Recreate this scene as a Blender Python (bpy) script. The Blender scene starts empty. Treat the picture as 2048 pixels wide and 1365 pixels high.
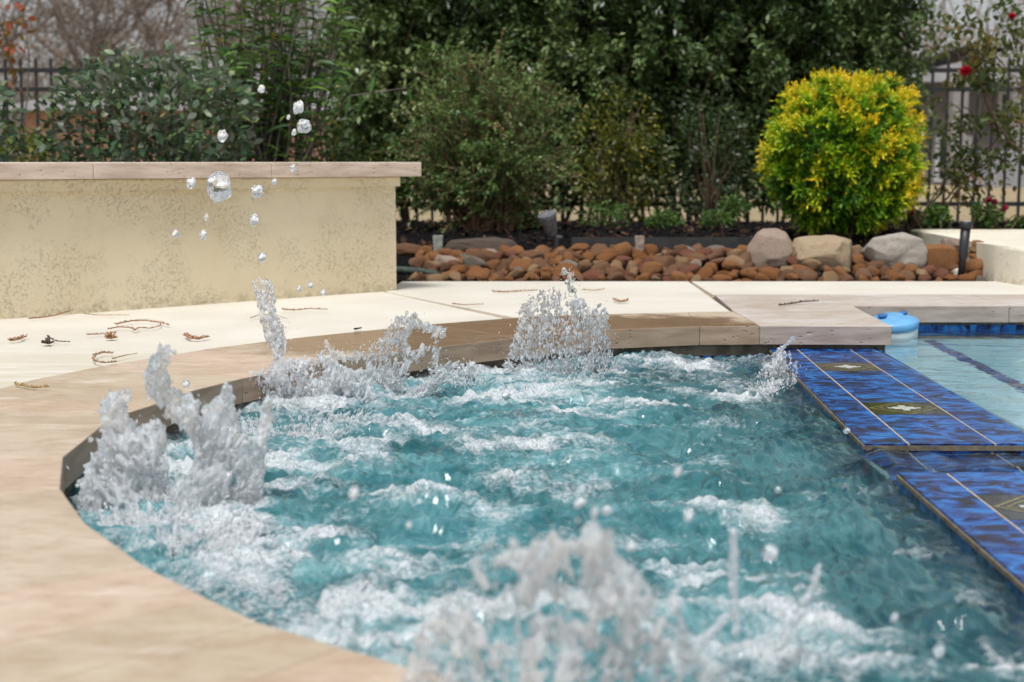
import bpy, bmesh, math, random
import numpy as np
from mathutils import Vector, Matrix, noise as mnoise
from mathutils.geometry import tessellate_polygon
R = random.Random(7)
rng = np.random.default_rng(11)
sc = bpy.context.scene
col = sc.collection

# ------------------------------------------------------------------ camera
F = 50 / 36 * 2048; H = .45; P = math.atan((682.5 - 324) / F)
cd = bpy.data.cameras.new('camera'); cam = bpy.data.objects.new('camera', cd); col.objects.link(cam)
cam.location = (0, 0, H); cam.rotation_euler = (math.pi / 2 - P, 0, 0)
cd.lens = 50; cd.sensor_width = 36; cd.clip_start = .05; cd.clip_end = 900
cd.dof.use_dof = True; cd.dof.focus_distance = 3.25; cd.dof.aperture_fstop = 5.0
sc.camera = cam

def ray(u, v):
    a = (u - 1024) / F; b = -(v - 682.5) / F
    return a, math.cos(P) + b * math.sin(P), -math.sin(P) + b * math.cos(P)
def G(u, v, z=0.):            # point of the photo on the level z
    d = ray(u, v); t = (z - H) / d[2]
    return d[0] * t, d[1] * t
def V(u, v, Y):               # point of the photo at the distance Y
    d = ray(u, v); t = Y / d[1]
    return np.array((d[0] * t, Y, H + d[2] * t))
ZW = -.085                    # water level in the spa
ZD = -.065                    # top of the tiled dam wall
ZP = -.078                    # water level in the pool

# ------------------------------------------------------------------ noise
_pt = np.random.default_rng(3).permutation(512).astype(np.int64)
_pt = np.concatenate([_pt, _pt, _pt])
_g3 = np.random.default_rng(5).normal(size=(512, 3)); _g3 /= np.linalg.norm(_g3, axis=1)[:, None]
def perlin(x, y, z=0., seed=0):
    x, y, z = np.broadcast_arrays(np.asarray(x, float), np.asarray(y, float), np.asarray(z, float) + seed * 17.31)
    xi, yi, zi = (np.floor(q).astype(np.int64) for q in (x, y, z))
    xf, yf, zf = x - xi, y - yi, z - zi
    u, v, w = (q * q * q * (q * (q * 6 - 15) + 10) for q in (xf, yf, zf))
    xi &= 511; yi &= 511; zi &= 511
    out = 0
    for i in (0, 1):
        for j in (0, 1):
            for k in (0, 1):
                g = _g3[_pt[_pt[_pt[(xi + i) & 511] + ((yi + j) & 511)] + ((zi + k) & 511)]]
                d = g[..., 0] * (xf - i) + g[..., 1] * (yf - j) + g[..., 2] * (zf - k)
                out = out + d * (u if i else 1 - u) * (v if j else 1 - v) * (w if k else 1 - w)
    return out * 1.5
def fbm(x, y, z=0., seed=0, o=4):
    s = 0; a = 1; f = 1
    for k in range(o):
        s = s + a * perlin(np.asarray(x) * f, np.asarray(y) * f, np.asarray(z) * f, seed + k); a *= .5; f *= 2.03
    return s
def sstep(a, b, x):
    t = np.clip((x - a) / (b - a), 0, 1); return t * t * (3 - 2 * t)

# ------------------------------------------------------------------ objects
def tag(o, label=None, cat=None, group=None, kind=None):
    if label: o['label'] = label
    if cat: o['category'] = cat
    if group: o['group'] = group
    if kind: o['kind'] = kind
    return o
def link(name, me, mats, parent=None, smooth=False):
    o = bpy.data.objects.new(name, me); col.objects.link(o)
    for m in (mats if isinstance(mats, (list, tuple)) else [mats]): me.materials.append(m)
    if smooth: me.polygons.foreach_set('use_smooth', np.ones(len(me.polygons), bool))
    if parent: o.parent = parent
    return o
def fastmesh(name, verts, faces, attrs=None):
    """faces: (n,k) int array with one k"""
    verts = np.asarray(verts, np.float32); faces = np.asarray(faces, np.int32)
    me = bpy.data.meshes.new(name); n, k = faces.shape
    me.vertices.add(len(verts)); me.vertices.foreach_set('co', verts.ravel())
    me.loops.add(n * k); me.loops.foreach_set('vertex_index', faces.ravel())
    me.polygons.add(n)
    me.polygons.foreach_set('loop_start', np.arange(0, n * k, k, dtype=np.int32))
    me.polygons.foreach_set('loop_total', np.full(n, k, np.int32))
    me.update(calc_edges=True)
    for a, d in (attrs or {}).items():
        at = me.attributes.new(a, 'FLOAT', 'POINT'); at.data.foreach_set('value', np.asarray(d, np.float32))
    return me
def thing(name, label, cat, loc=(0, 0, 0), group=None):
    o = bpy.data.objects.new(name, None); col.objects.link(o); o.location = loc; o.empty_display_size = .1
    return tag(o, label, cat, group)
def bm_obj(name, bm, mats, parent=None, smooth=False):
    me = bpy.data.meshes.new(name); bm.normal_update(); bm.to_mesh(me); bm.free()
    return link(name, me, mats, parent, smooth)
def add_slab(bm, poly, z0, z1, bev=0., mi=0, seg=2):
    vb = [bm.verts.new((x, y, z0)) for x, y in poly]; vt = [bm.verts.new((x, y, z1)) for x, y in poly]
    n = len(poly); area = sum(poly[i][0] * poly[(i + 1) % n][1] - poly[(i + 1) % n][0] * poly[i][1] for i in range(n))
    fs = [bm.faces.new(vt if area > 0 else vt[::-1]), bm.faces.new(vb[::-1] if area > 0 else vb)]
    for i in range(n):
        j = (i + 1) % n; q = [vb[i], vb[j], vt[j], vt[i]]
        fs.append(bm.faces.new(q if area > 0 else q[::-1]))
    for f in fs: f.material_index = mi
    if bev:
        es = [bm.edges.get((vt[i], vt[(i + 1) % n])) for i in range(n)] + [bm.edges.get((vb[i], vt[i])) for i in range(n)]
        r = bmesh.ops.bevel(bm, geom=[e for e in es if e], offset=bev, segments=seg, affect='EDGES', profile=.5)
        for f in r['faces']: f.material_index = mi
def add_box(bm, x0, x1, y0, y1, z0, z1, bev=0., mi=0):
    add_slab(bm, [(x0, y0), (x1, y0), (x1, y1), (x0, y1)], z0, z1, bev, mi)
def lathe(bm, prof, n=24, mi=0, M=None):
    rings = []
    for r, z in prof:
        rings.append([bm.verts.new((r * math.cos(2 * math.pi * k / n), r * math.sin(2 * math.pi * k / n), z)) for k in range(n)])
    for a, b in zip(rings, rings[1:]):
        for k in range(n):
            f = bm.faces.new((a[k], a[(k + 1) % n], b[(k + 1) % n], b[k])); f.material_index = mi
    f = bm.faces.new(rings[0][::-1]); f.material_index = mi
    f = bm.faces.new(rings[-1]); f.material_index = mi
    if M is not None: bmesh.ops.transform(bm, matrix=M, verts=[v for r in rings for v in r])
def tess(bm):
    """split every many-sided (maybe concave) face into triangles"""
    for f in [f for f in bm.faces if len(f.verts) > 4]:
        vs = list(f.verts); nrm = f.normal.copy() if f.normal.length > .1 else None; mi = f.material_index
        if nrm is None: f.normal_update(); nrm = f.normal.copy()
        for a, b, c in tessellate_polygon([[v.co for v in vs]]):
            a, b, c = vs[a], vs[b], vs[c]
            if (b.co - a.co).cross(c.co - a.co).dot(nrm) < 0: b, c = c, b
            try: q = bm.faces.new((a, b, c)); q.material_index = mi
            except ValueError: pass
        bm.faces.remove(f)
class Tubes:
    """many tapering tubes in one mesh"""
    def __init__(s, n=5): s.v = []; s.f = []; s.n = n; s.c = 0
    def add(s, pts, r0, r1):
        pts = np.asarray(pts, float); m = len(pts); n = s.n
        t = np.gradient(pts, axis=0); t /= np.linalg.norm(t, axis=1)[:, None] + 1e-9
        ref = np.where(np.abs(t[:, 2:3]) > .9, np.array([[1., 0, 0]]), np.array([[0, 0, 1.]]))
        a = np.cross(t, ref); a /= np.linalg.norm(a, axis=1)[:, None] + 1e-9; b = np.cross(t, a)
        r = np.linspace(r0, r1, m)[:, None, None]
        ang = np.arange(n) * 2 * np.pi / n
        s.v.append((pts[:, None] + r * (np.cos(ang)[None, :, None] * a[:, None] + np.sin(ang)[None, :, None] * b[:, None])).reshape(-1, 3))
        i = np.arange(m - 1)[:, None] * n; k = np.arange(n)[None]
        s.f.append((np.stack([i + k, i + (k + 1) % n, i + n + (k + 1) % n, i + n + k], -1) + s.c).reshape(-1, 4)); s.c += m * n
    def build(s, name, m, parent=None):
        return link(name, fastmesh(name, np.concatenate(s.v), np.concatenate(s.f)), m, parent, True)

# ------------------------------------------------------------------ materials
class N:
    def __init__(s, name):
        s.m = bpy.data.materials.new(name); s.m.use_nodes = True; s.t = s.m.node_tree; s.t.nodes.clear()
        s.out = s.new('ShaderNodeOutputMaterial'); s._co = None
    def new(s, t, **k):
        n = s.t.nodes.new(t)
        for a, b in k.items(): setattr(n, a, b)
        return n
    def l(s, a, b): s.t.links.new(a, b)
    def put(s, sock, v):
        if hasattr(v, 'is_linked') or hasattr(v, 'links'): s.l(v, sock)
        elif v is not None:
            if sock.type == 'RGBA' and len(v) == 3: v = (*v, 1)
            sock.default_value = v
    def co(s):
        if s._co is None: s._co = s.new('ShaderNodeTexCoord').outputs['Object']
        return s._co
    def map(s, scale=(1, 1, 1), rot=(0, 0, 0), src=None):
        n = s.new('ShaderNodeMapping'); s.l(src or s.co(), n.inputs[0]); n.inputs['Scale'].default_value = scale
        n.inputs['Rotation'].default_value = rot; return n.outputs[0]
    def noise(s, sc=5, det=4, rough=.55, vec=None, dist=0):
        n = s.new('ShaderNodeTexNoise'); s.l(vec or s.co(), n.inputs['Vector']); n.inputs['Scale'].default_value = sc
        n.inputs['Detail'].default_value = det; n.inputs['Roughness'].default_value = rough; n.inputs['Distortion'].default_value = dist
        return n.outputs['Fac']
    def vor(s, sc=5, feat='F1', vec=None, out='Distance'):
        n = s.new('ShaderNodeTexVoronoi', feature=feat); s.l(vec or s.co(), n.inputs['Vector']); n.inputs['Scale'].default_value = sc
        return n.outputs[out]
    def ramp(s, fac, stops):
        n = s.new('ShaderNodeValToRGB'); s.l(fac, n.inputs[0]); e = n.color_ramp.elements
        while len(e) < len(stops): e.new(.5)
        for q, (p, c) in zip(e, stops):
            q.position = p; q.color = (c, c, c, 1) if isinstance(c, (int, float)) else (*c, 1)
        return n.outputs[0]
    def mix(s, f, a, b, typ='MIX'):
        n = s.new('ShaderNodeMix', data_type='RGBA', blend_type=typ)
        s.put(n.inputs[0], f); s.put(n.inputs[6], a); s.put(n.inputs[7], b); return n.outputs[2]
    def math(s, op, a, b=None, c=None):
        n = s.new('ShaderNodeMath', operation=op); s.put(n.inputs[0], a)
        if b is not None: s.put(n.inputs[1], b)
        if c is not None: s.put(n.inputs[2], c)
        return n.outputs[0]
    def rng(s, x, a, b, c=0., d=1.):
        n = s.new('ShaderNodeMapRange', interpolation_type='SMOOTHSTEP'); s.l(x, n.inputs[0])
        for i, q in enumerate((a, b, c, d)): n.inputs[i + 1].default_value = q
        return n.outputs[0]
    def attr(s, name): return s.new('ShaderNodeAttribute', attribute_name=name).outputs['Fac']
    def bump(s, h, st=.5, dist=.01, nrm=None):
        n = s.new('ShaderNodeBump'); s.put(n.inputs['Strength'], st); n.inputs['Distance'].default_value = dist
        s.l(h, n.inputs['Height'])
        if nrm is not None: s.l(nrm, n.inputs['Normal'])
        return n.outputs[0]
    def pbr(s, base, rough=.6, **k):
        n = s.new('ShaderNodeBsdfPrincipled'); s.put(n.inputs['Base Color'], base); s.put(n.inputs['Roughness'], rough)
        for a, b in k.items():
            s.put(n.inputs[{'nrm': 'Normal', 'trans': 'Transmission Weight', 'ior': 'IOR', 'spec': 'Specular IOR Level', 'coat': 'Coat Weight', 'metal': 'Metallic',
                            'coatr': 'Coat Roughness', 'coatn': 'Coat Normal'}[a]], b)
        return n.outputs[0]
    def sh(s, f, a, b):
        n = s.new('ShaderNodeMixShader'); s.put(n.inputs[0], f); s.l(a, n.inputs[1]); s.l(b, n.inputs[2]); return n.outputs[0]
    def done(s, surf): s.l(surf, s.out.inputs[0]); return s.m

def simple(name, c, rough=.5, var=.25, sc=30, bump=.15, **k):
    n = N(name); f = n.noise(sc, 4)
    b = n.mix(n.rng(f, .3, .7), tuple(q * (1 - var) for q in c), tuple(min(1, q * (1 + var)) for q in c))
    return n.done(n.pbr(b, rough, nrm=n.bump(f, bump, .01), **k))

def m_travertine(name, tone=(1, 1, 1), wet=True, rot=.06):
    n = N(name)
    v = n.map((1.2, 2.3, 3), (0, 0, rot)); w = n.noise(3.0, 8, .66, v, .9)
    big = n.noise(1.7, 3, .5)
    c = n.ramp(w, [(.28, (.335, .25, .168)), (.43, (.41, .325, .228)), (.57, (.465, .382, .28)), (.72, (.525, .45, .35))])
    c = n.mix(n.rng(big, .35, .68), c, n.mix(.5, c, (.58, .49, .40)))
    fine = n.noise(70, 3, .6, n.map((.35, 1.6, 1)))
    c = n.mix(n.math('MULTIPLY', n.rng(fine, .48, .70), .35), c, (.30, .185, .105))
    pit = n.rng(n.vor(34, 'F1', n.map((.45, 1.5, 1))), .0, .16, 1, 0)
    pitm = n.math('MULTIPLY', pit, n.rng(n.noise(6, 2), .5, .62))
    c = n.mix(n.math('MULTIPLY', pitm, .8), c, (.09, .065, .05))
    mo = n.noise(24, 6, .7, n.map((.7, 1.2, 1)), .6); c = n.mix(n.math('MULTIPLY', n.rng(mo, .46, .64), .30), c, (.30, .19, .115))
    spk = n.math('MULTIPLY', n.rng(n.vor(120), .0, .28, 1, 0), n.rng(n.noise(17, 3), .50, .62)); c = n.mix(n.math('MULTIPLY', spk, .45), c, (.20, .125, .08))
    # lime bloom: pale blotches
    c = n.mix(n.math('MULTIPLY', n.rng(n.noise(9, 5, .65, n.map((.6, 1.5, 1))), .54, .70), .55), c, (.62, .555, .48))
    rough = .62
    if wet:
        xy = n.new('ShaderNodeVectorMath', operation='DISTANCE'); n.l(n.map((.55, 1, 0)), xy.inputs[0]); xy.inputs[1].default_value = (.05, 3.72, 0)
        d = n.math('ADD', xy.outputs['Value'], n.math('MULTIPLY', n.math('SUBTRACT', n.noise(7, 4), .5), .55))
        wm = n.rng(d, .40, .56, 1, 0)
        c = n.mix(wm, c, n.mix(1., c, (.52, .42, .345), 'MULTIPLY')); rough = n.math('MULTIPLY_ADD', wm, -.38, .62)
    # front edge: side faces are raw grey-brown cut stone
    nz = n.new('ShaderNodeSeparateXYZ'); n.l(n.new('ShaderNodeNewGeometry').outputs['True Normal'], nz.inputs[0])
    side = n.rng(n.math('ABSOLUTE', nz.outputs[2]), .25, .6, 1, 0)
    sp = n.math('MULTIPLY', n.rng(n.vor(75, 'F1', n.map((.6, .6, 1.3))), .0, .3, 1, 0), n.rng(n.noise(14, 2), .47, .6))
    cs = n.mix(n.rng(n.noise(12, 4, .6, n.map((.6, .6, 4))), .3, .7), (.29, .21, .145), (.42, .32, .235))
    cs = n.mix(n.math('MULTIPLY', sp, .8), cs, (.05, .04, .03))
    c = n.mix(side, c, cs)
    h = n.math('SUBTRACT', n.math('MULTIPLY', fine, .25), n.math('ADD', pitm, n.math('MULTIPLY', n.math('MULTIPLY', sp, side), 1.2)))
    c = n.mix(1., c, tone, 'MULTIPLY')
    return n.done(n.pbr(c, rough, nrm=n.bump(h, .5, .004)))
def m_deck():
    n = N('cream_deck_coating')
    f = n.noise(2.2, 5, .6); g = n.noise(45, 4, .6)
    c = n.mix(n.rng(f, .3, .7), (.575, .54, .465), (.65, .62, .545))
    st = n.noise(3.1, 5, .65, n.map((.45, 2.8, 1), (0, 0, .25)), 1.5)
    x = n.new('ShaderNodeSeparateXYZ'); n.l(n.co(), x.inputs[0])
    near = n.math('MULTIPLY', n.rng(x.outputs[1], 3.0, 3.75, 1, 0), n.rng(st, .36, .52))
    c = n.mix(n.math('MULTIPLY', near, .75), c, (.50, .455, .345))
    c = n.mix(n.math('MULTIPLY', n.rng(g, .58, .75), .3), c, (.50, .41, .29))
    dots = n.math('MULTIPLY', n.rng(n.vor(60), 0, .12, 1, 0), n.rng(n.noise(11, 2), .52, .6))
    c = n.mix(n.math('MULTIPLY', dots, .5), c, (.25, .19, .13))
    return n.done(n.pbr(c, .75, nrm=n.bump(g, .35, .004)))
def m_stucco(name, a, b, dark):
    n = N(name)
    f = n.noise(3, 4); g = n.noise(38, 5, .65); w = n.noise(120, 5, .75, None, .5)
    c = n.mix(n.rng(f, .3, .7), a, b)
    patch = n.rng(n.noise(5.5, 5, .65), .40, .58)
    crack = n.math('MULTIPLY', n.rng(w, .53, .64), patch)
    c = n.mix(n.math('MULTIPLY', crack, .22), c, dark)
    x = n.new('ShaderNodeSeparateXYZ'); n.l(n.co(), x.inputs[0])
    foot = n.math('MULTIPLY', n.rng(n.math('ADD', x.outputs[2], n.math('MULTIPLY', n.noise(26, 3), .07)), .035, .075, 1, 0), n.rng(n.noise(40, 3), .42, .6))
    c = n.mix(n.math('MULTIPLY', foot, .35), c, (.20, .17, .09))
    h = n.math('ADD', n.math('MULTIPLY', g, .5), n.math('MULTIPLY', crack, -.8))
    return n.done(n.pbr(c, .85, nrm=n.bump(h, .6, .006)))
def m_leaf(name, stops, rough=.42, tr=.25, attr='rnd', spec=.5, side=None):
    n = N(name); c = n.ramp(n.attr(attr), stops)
    if side is not None:
        g = n.new('ShaderNodeNewGeometry'); c = n.mix(g.outputs['Backfacing'], c, side)
    a = n.pbr(c, rough, spec=spec)
    t = n.new('ShaderNodeBsdfTranslucent'); n.l(n.mix(.5, c, (.25, .35, .05)), t.inputs[0])
    return n.done(n.sh(tr, a, t.outputs[0]))
def m_tile():
    n = N('blue_glazed_tile')
    v = n.map((1, 1.7, 1)); s = n.noise(15, 7, .68, v, 1.4); t = n.noise(1.2, 3, .5, n.map((5, 9, 4)))
    c = n.ramp(s, [(.38, (.001, .002, .010)), (.45, (.002, .010, .055)), (.50, (.005, .048, .25)), (.56, (.008, .135, .44)), (.62, (.016, .19, .52)), (.68, (.006, .06, .29)), (.76, (.003, .010, .06))])
    c = n.mix(n.math('MULTIPLY', n.rng(t, .54, .70), .6), c, (.012, .010, .045))
    wv = n.noise(17, 4, .58, n.map((.55, 1.5, 1), (0, 0, .25)), 1.6)
    w2 = n.noise(70, 2, .5, n.map((.5, 1.4, 1)))
    nr = n.bump(n.math('ADD', wv, n.math('MULTIPLY', w2, .10)), .6, .016)
    return n.done(n.pbr(c, .35, spec=.10, coat=.5, coatr=.03, coatn=nr))
def m_water():
    n = N('churning_spa_water')
    foam = n.attr('foam'); air = n.attr('air')
    e = n.map((1, .8, 1))
    bub = n.vor(150, 'SMOOTH_F1', e); bub2 = n.vor(330, 'F1', e); bub3 = n.vor(70, 'SMOOTH_F1', e)
    rip = n.noise(24, 4, .58, n.map((.6, 1.3, 1), (0, 0, .35)), 1.8)
    rip2 = n.noise(85, 3, .6, n.map((.6, 1.2, 1), (0, 0, -.4)), 1.0)
    froth = n.noise(62, 5, .72, n.map((.75, 1.2, 1)), .7)
    fm = n.math('ADD', foam, n.math('MULTIPLY', n.math('SUBTRACT', froth, .5), 1.25))
    fm = n.math('ADD', fm, n.math('MULTIPLY', n.math('SUBTRACT', bub, .45), .35))
    fm = n.rng(fm, .16, 1.08)
    h = n.math('ADD', n.math('MULTIPLY', rip, .8), n.math('MULTIPLY', rip2, .3))
    hb = n.math('SUBTRACT', n.math('MULTIPLY', froth, .9), n.math('ADD', n.math('MULTIPLY', bub, .9), n.math('ADD', n.math('MULTIPLY', bub2, .45), n.math('MULTIPLY', bub3, .6))))
    bubm = n.rng(foam, .12, .55)
    n1 = n.bump(h, .25, .012)
    n2 = n.bump(hb, n.math('MULTIPLY_ADD', bubm, .8, .12), .012, n1)
    tv = n.noise(6.5, 4, .6, n.map((.8, 1.2, 1), (0, 0, .2)), 1.2)
    tv = n.math('ADD', n.math('MULTIPLY', tv, .55), n.math('MULTIPLY', n.noise(17, 5, .66, n.map((1, .8, 1), (0, 0, .4)), 2.2), .45))  # finer noise paints caustic-like light variation and bubble clouds into the teal
    body = n.ramp(tv, [(.33, (.012, .080, .095)), (.44, (.034, .142, .163)), (.55, (.090, .24, .265)), (.68, (.22, .40, .42))])
    n0 = n.bump(rip2, .10, .006)
    A = n.pbr(body, .04, nrm=n0, ior=1.33, spec=.5)
    B = n.pbr((.66, .93, .94), .01, nrm=n0, ior=1.33, trans=1.)
    W = n.sh(air, B, A)
    fo = n.pbr((.88, .92, .95), .25, nrm=n2, ior=1.33)
    return n.done(n.sh(n.math('MULTIPLY', fm, .84), W, fo))
def m_splash(name='aerated_splash_water', a=.06, b=.44):
    n = N(name)
    at = n.attr('air')
    f = n.noise(85, 5, .7, n.map((1, 1, .4)), .8); g = n.vor(260, 'SMOOTH_F1', n.map((1, 1, .6))); g2 = n.noise(210, 3, .6)
    nr = n.bump(n.math('SUBTRACT', n.math('ADD', f, n.math('MULTIPLY', g2, .3)), n.math('MULTIPLY', g, .5)), .35, .005)
    fac = n.rng(n.math('ADD', f, n.math('MULTIPLY', n.math('SUBTRACT', at, .7), .35)), .40, .60, a, b)
    gl = n.pbr((1, 1, 1), .015, nrm=nr, ior=1.33, trans=1.)
    wh = n.pbr((.95, .97, 1.0), .2, nrm=nr, ior=1.33)
    tl = n.new('ShaderNodeBsdfTranslucent'); tl.inputs[0].default_value = (.95, .97, 1, 1); n.l(nr, tl.inputs[1])
    w2 = n.sh(.3, wh, tl.outputs[0])
    return n.done(n.sh(fac, gl, w2))
def m_drop():
    n = N('clear_water_drop')
    nr = n.bump(n.noise(60, 3, .6), .2, .004)
    gl = n.pbr((1, 1, 1), .0, nrm=nr, ior=1.33, trans=1.); wh = n.pbr((.88, .91, .95), .15, nrm=nr)
    return n.done(n.sh(n.rng(n.noise(60, 3), .42, .62, .05, .65), gl, wh))
def m_pool_water():
    n = N('calm_pool_water')
    r = n.noise(7, 3, .5, n.map((.8, 1.5, 1), (0, 0, .3)), .8); r2 = n.noise(26, 2, .5, n.map((.7, 1.4, 1)))
    nr = n.bump(n.math('ADD', r, n.math('MULTIPLY', r2, .12)), .32, .02)
    return n.done(n.pbr((.86, .98, 1.0), .0, nrm=nr, ior=1.33, trans=1.))

M = {}
M['trav'] = m_travertine('travertine_coping')
M['trav2'] = m_travertine('travertine_coping_pinkish', (1.03, .98, .98), True, -.05)
M['travpale'] = m_travertine('travertine_pale', (1.04, 1.14, 1.36), False)
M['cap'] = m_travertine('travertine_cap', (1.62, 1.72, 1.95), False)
M['deck'] = m_deck()
M['stucco'] = m_stucco('cream_stucco', (.655, .555, .375), (.72, .63, .455), (.30, .235, .15))
M['stucco_w'] = m_stucco('white_stucco', (.66, .60, .48), (.74, .69, .57), (.4, .35, .26))
M['grout'] = simple('cream_grout', (.47, .385, .265), .8, .2, 60)
M['mortar'] = simple('dark_mortar', (.16, .13, .10), .9, .4, 30)
M['joint'] = simple('deck_joint_filler', (.36, .26, .16), .9, .4, 40)
M['tile'] = m_tile()
M['plaster'] = simple('pool_plaster', (.50, .76, .82), .7, .10, 12, .05)
M['plaster_spa'] = simple('spa_plaster', (.20, .44, .47), .7, .15, 12, .05)
M['water'] = m_water(); M['splash'] = m_splash(); M['splash_soft'] = m_splash('soft_near_splash', .06, .34); M['splash_clear'] = m_splash('clear_splash_water', .04, .36)
n = N('fine_spray'); t_ = n.new('ShaderNodeBsdfTranslucent'); t_.inputs[0].default_value = (.97, .985, 1, 1); M['spray'] = n.done(n.sh(.7, n.pbr((1, 1, 1), .02, ior=1.33, trans=1.), n.sh(.42, n.pbr((.97, .985, 1), .3), t_.outputs[0])))
M['drop'] = m_drop(); M['pool_water'] = m_pool_water()
M['deco_dark'] = simple('deco_dark_glaze', (.016, .017, .014), .2, .4, 60, .05, coat=.25)
M['deco_gold'] = simple('deco_gold_line', (.19, .17, .065), .25, .3, 80, .05)
M['deco_white'] = simple('deco_white_glaze', (.48, .50, .42), .25, .15, 80, .05)

# ------------------------------------------------------------------ world + light
w = bpy.data.worlds.new('World'); sc.world = w; w.use_nodes = True; t = w.node_tree; t.nodes.clear()
sky = t.nodes.new('ShaderNodeTexSky'); sky.sky_type = 'NISHITA'; sky.sun_disc = False
EL, AZ = math.radians(66), math.radians(200)
sky.sun_elevation = EL; sky.sun_rotation = AZ; sky.air_density = 1.0; sky.dust_density = 3; sky.ozone_density = 1
hs = t.nodes.new('ShaderNodeHueSaturation'); hs.inputs['Saturation'].default_value = .22
bg = t.nodes.new('ShaderNodeBackground'); bg.inputs[1].default_value = .105
wo = t.nodes.new('ShaderNodeOutputWorld')
t.links.new(sky.outputs[0], hs.inputs['Color']); t.links.new(hs.outputs[0], bg.inputs[0]); t.links.new(bg.outputs[0], wo.inputs[0])
sd = bpy.data.lights.new('sun', 'SUN'); so = bpy.data.objects.new('sun', sd); col.objects.link(so)
sd.energy = 2.3; sd.angle = math.radians(16); sd.color = (1, .985, .965)
dv = Vector((math.sin(AZ) * math.cos(EL), math.cos(AZ) * math.cos(EL), math.sin(EL)))   # towards the sun
so.rotation_euler = dv.to_track_quat('Z', 'Y').to_euler(); so.location = (0, 0, 12)
sc.view_settings.view_transform = 'Standard'; sc.view_settings.look = 'None'; sc.view_settings.exposure = EXPO = .36
sc.view_settings.gamma = 1; sc.view_settings.use_curve_mapping = False
sc.cycles.use_denoising = True
sc.cycles.max_bounces = 30; sc.cycles.transmission_bounces = 28; sc.cycles.transparent_max_bounces = 12
sc.cycles.diffuse_bounces = 14; sc.cycles.glossy_bounces = 14
sc.cycles.sample_clamp_indirect = 6

# ------------------------------------------------------------------ spa outline
EPX = [(1784, 653), (1520, 652), (1400, 653), (1213, 660), (1033, 676), (809, 702), (664, 722), (485, 757), (390, 780), (300, 812), (255, 826),
       (207, 850), (127, 914), (121, 977), (171, 1046), (293, 1134), (420, 1198), (518, 1244), (684, 1295), (879, 1352)]
INN = [np.array(G(*e)) for e in EPX] + [np.array(q) for q in ((.07, 1.11), (.24, 1.03), (.44, .985), (.68, .97), (1.04, .97))]
INN = np.array(INN)
def offset(poly, d):
    t = np.gradient(poly, axis=0); t /= np.linalg.norm(t, axis=1)[:, None]
    # smooth the normals so that the stones' outer edge stays regular
    n = np.stack([t[:, 1], -t[:, 0]], 1)
    k = np.pad(n, ((1, 1), (0, 0)), mode='edge'); n = (k[:-2] + k[1:-1] * 2 + k[2:]) / 4; n /= np.linalg.norm(n, axis=1)[:, None]
    return poly + n * d
CEN = np.array((.5, 2.5))
OUT = offset(INN, .39)
if np.linalg.norm(OUT[8] - CEN) < np.linalg.norm(INN[8] - CEN): OUT = offset(INN, -.39); SGN = -1
else: SGN = 1
OUT[0] = G(1425, 588); OUT[1] = G(1478, 626)
OUT[1] = (.672, 4.29); OUT[2] = (.53, 4.27)
DI = lambda Y: .65 + (Y - 2.574) * .05 if Y > 2.574 else .65 + (Y - 2.574) * .02      # inner edge of the dam wall
DO = lambda Y: .982 + (Y - 2.686) * .028                                             # outer edge
def inpoly(x, y, poly):
    r = np.zeros(np.shape(x), bool); n = len(poly)
    for i in range(n):
        (x0, y0), (x1, y1) = poly[i], poly[(i + 1) % n]
        if y0 == y1: continue
        c = ((y0 > y) != (y1 > y)) & (x < (x1 - x0) * (y - y0) / (y1 - y0) + x0); r ^= c
    return r

# ------------------------------------------------------------------ ground, deck, beds
def sheet(name, poly, z0, z1, m, bev=0):
    bm = bmesh.new(); add_slab(bm, poly, z0, z1, bev)
    tess(bm)
    return tag(bm_obj(name, bm, m), kind='structure')
YB = 5.407                                               # back edge of the deck (front of the rock bed)
PCX = G(1705, 612)[0]; PCY = G(1705, 612)[1]; PBY = 4.85
outer = [tuple(q) for q in OUT[1:]]
wl = lambda x: 4.20 + (x + 1.479) * .885                 # line inside the bench wall
bp = 1.004                                               # deck joints run as narrow filled grooves between the three slabs
def deckpoly(pts, name): return sheet(name, pts, -.14, -.002, M['deck'], .003)
J1a, J1b = np.array((-.45, 4.93)), np.array((.02, 4.10))
# slab 1: left of the first joint; slab 2: between the joints; slab 3: right of the second
jn = np.argmin(np.linalg.norm(OUT - J1b, axis=1))
g_ = .006
s1 = [(J1a[0] - g_, 4.98), (-4.6, wl(-4.6)), (-7, wl(-4.6)), (-7, .2), (.9, .2), (1.04, .57)] + [tuple(q) for q in OUT[::-1] if q[1] < 4.12 and q[0] < 1.03 and not (q[1] > 3.9 and q[0] > 0)][0:] 
s1 = [q for q in s1 if True]
s1 += [(J1b[0] - g_ - .04, J1b[1] + .02)]
deckpoly(s1, 'deck')
topo = [tuple(OUT[i]) for i in range(1, len(OUT)) if OUT[i][0] > .03 and OUT[i][1] > 3.9]   # right to left along the outer coping edge
s2 = [(J1a[0] + g_, 4.98), (-.42, YB), (.679 - g_, YB), (.672 - g_, 4.30)] + [q for q in topo if q[0] < .66] + [(J1b[0] + g_, J1b[1] + .02)]
deckpoly(s2, 'deck')
s3 = [(.679 + g_, YB), (1.90, YB), (1.90, PBY + .003), (.69, PBY + .003)]
deckpoly(s3, 'deck')
s4 = [(1.908, PBY + .003), (1.908, YB), (7, YB), (7, PBY + .003)]
deckpoly(s4, 'deck')
sheet('deck_base', [(-7, -.5), (-7, 1.5), (-4.6, 1.5), (-.45, 5.0), (-.45, YB - .01), (7, YB - .01), (7, PBY), (.6, PBY)] + [tuple(q) for q in OUT[1:]] + [(1.0, -.5)], -.30, -.012, M['joint'])

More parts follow.
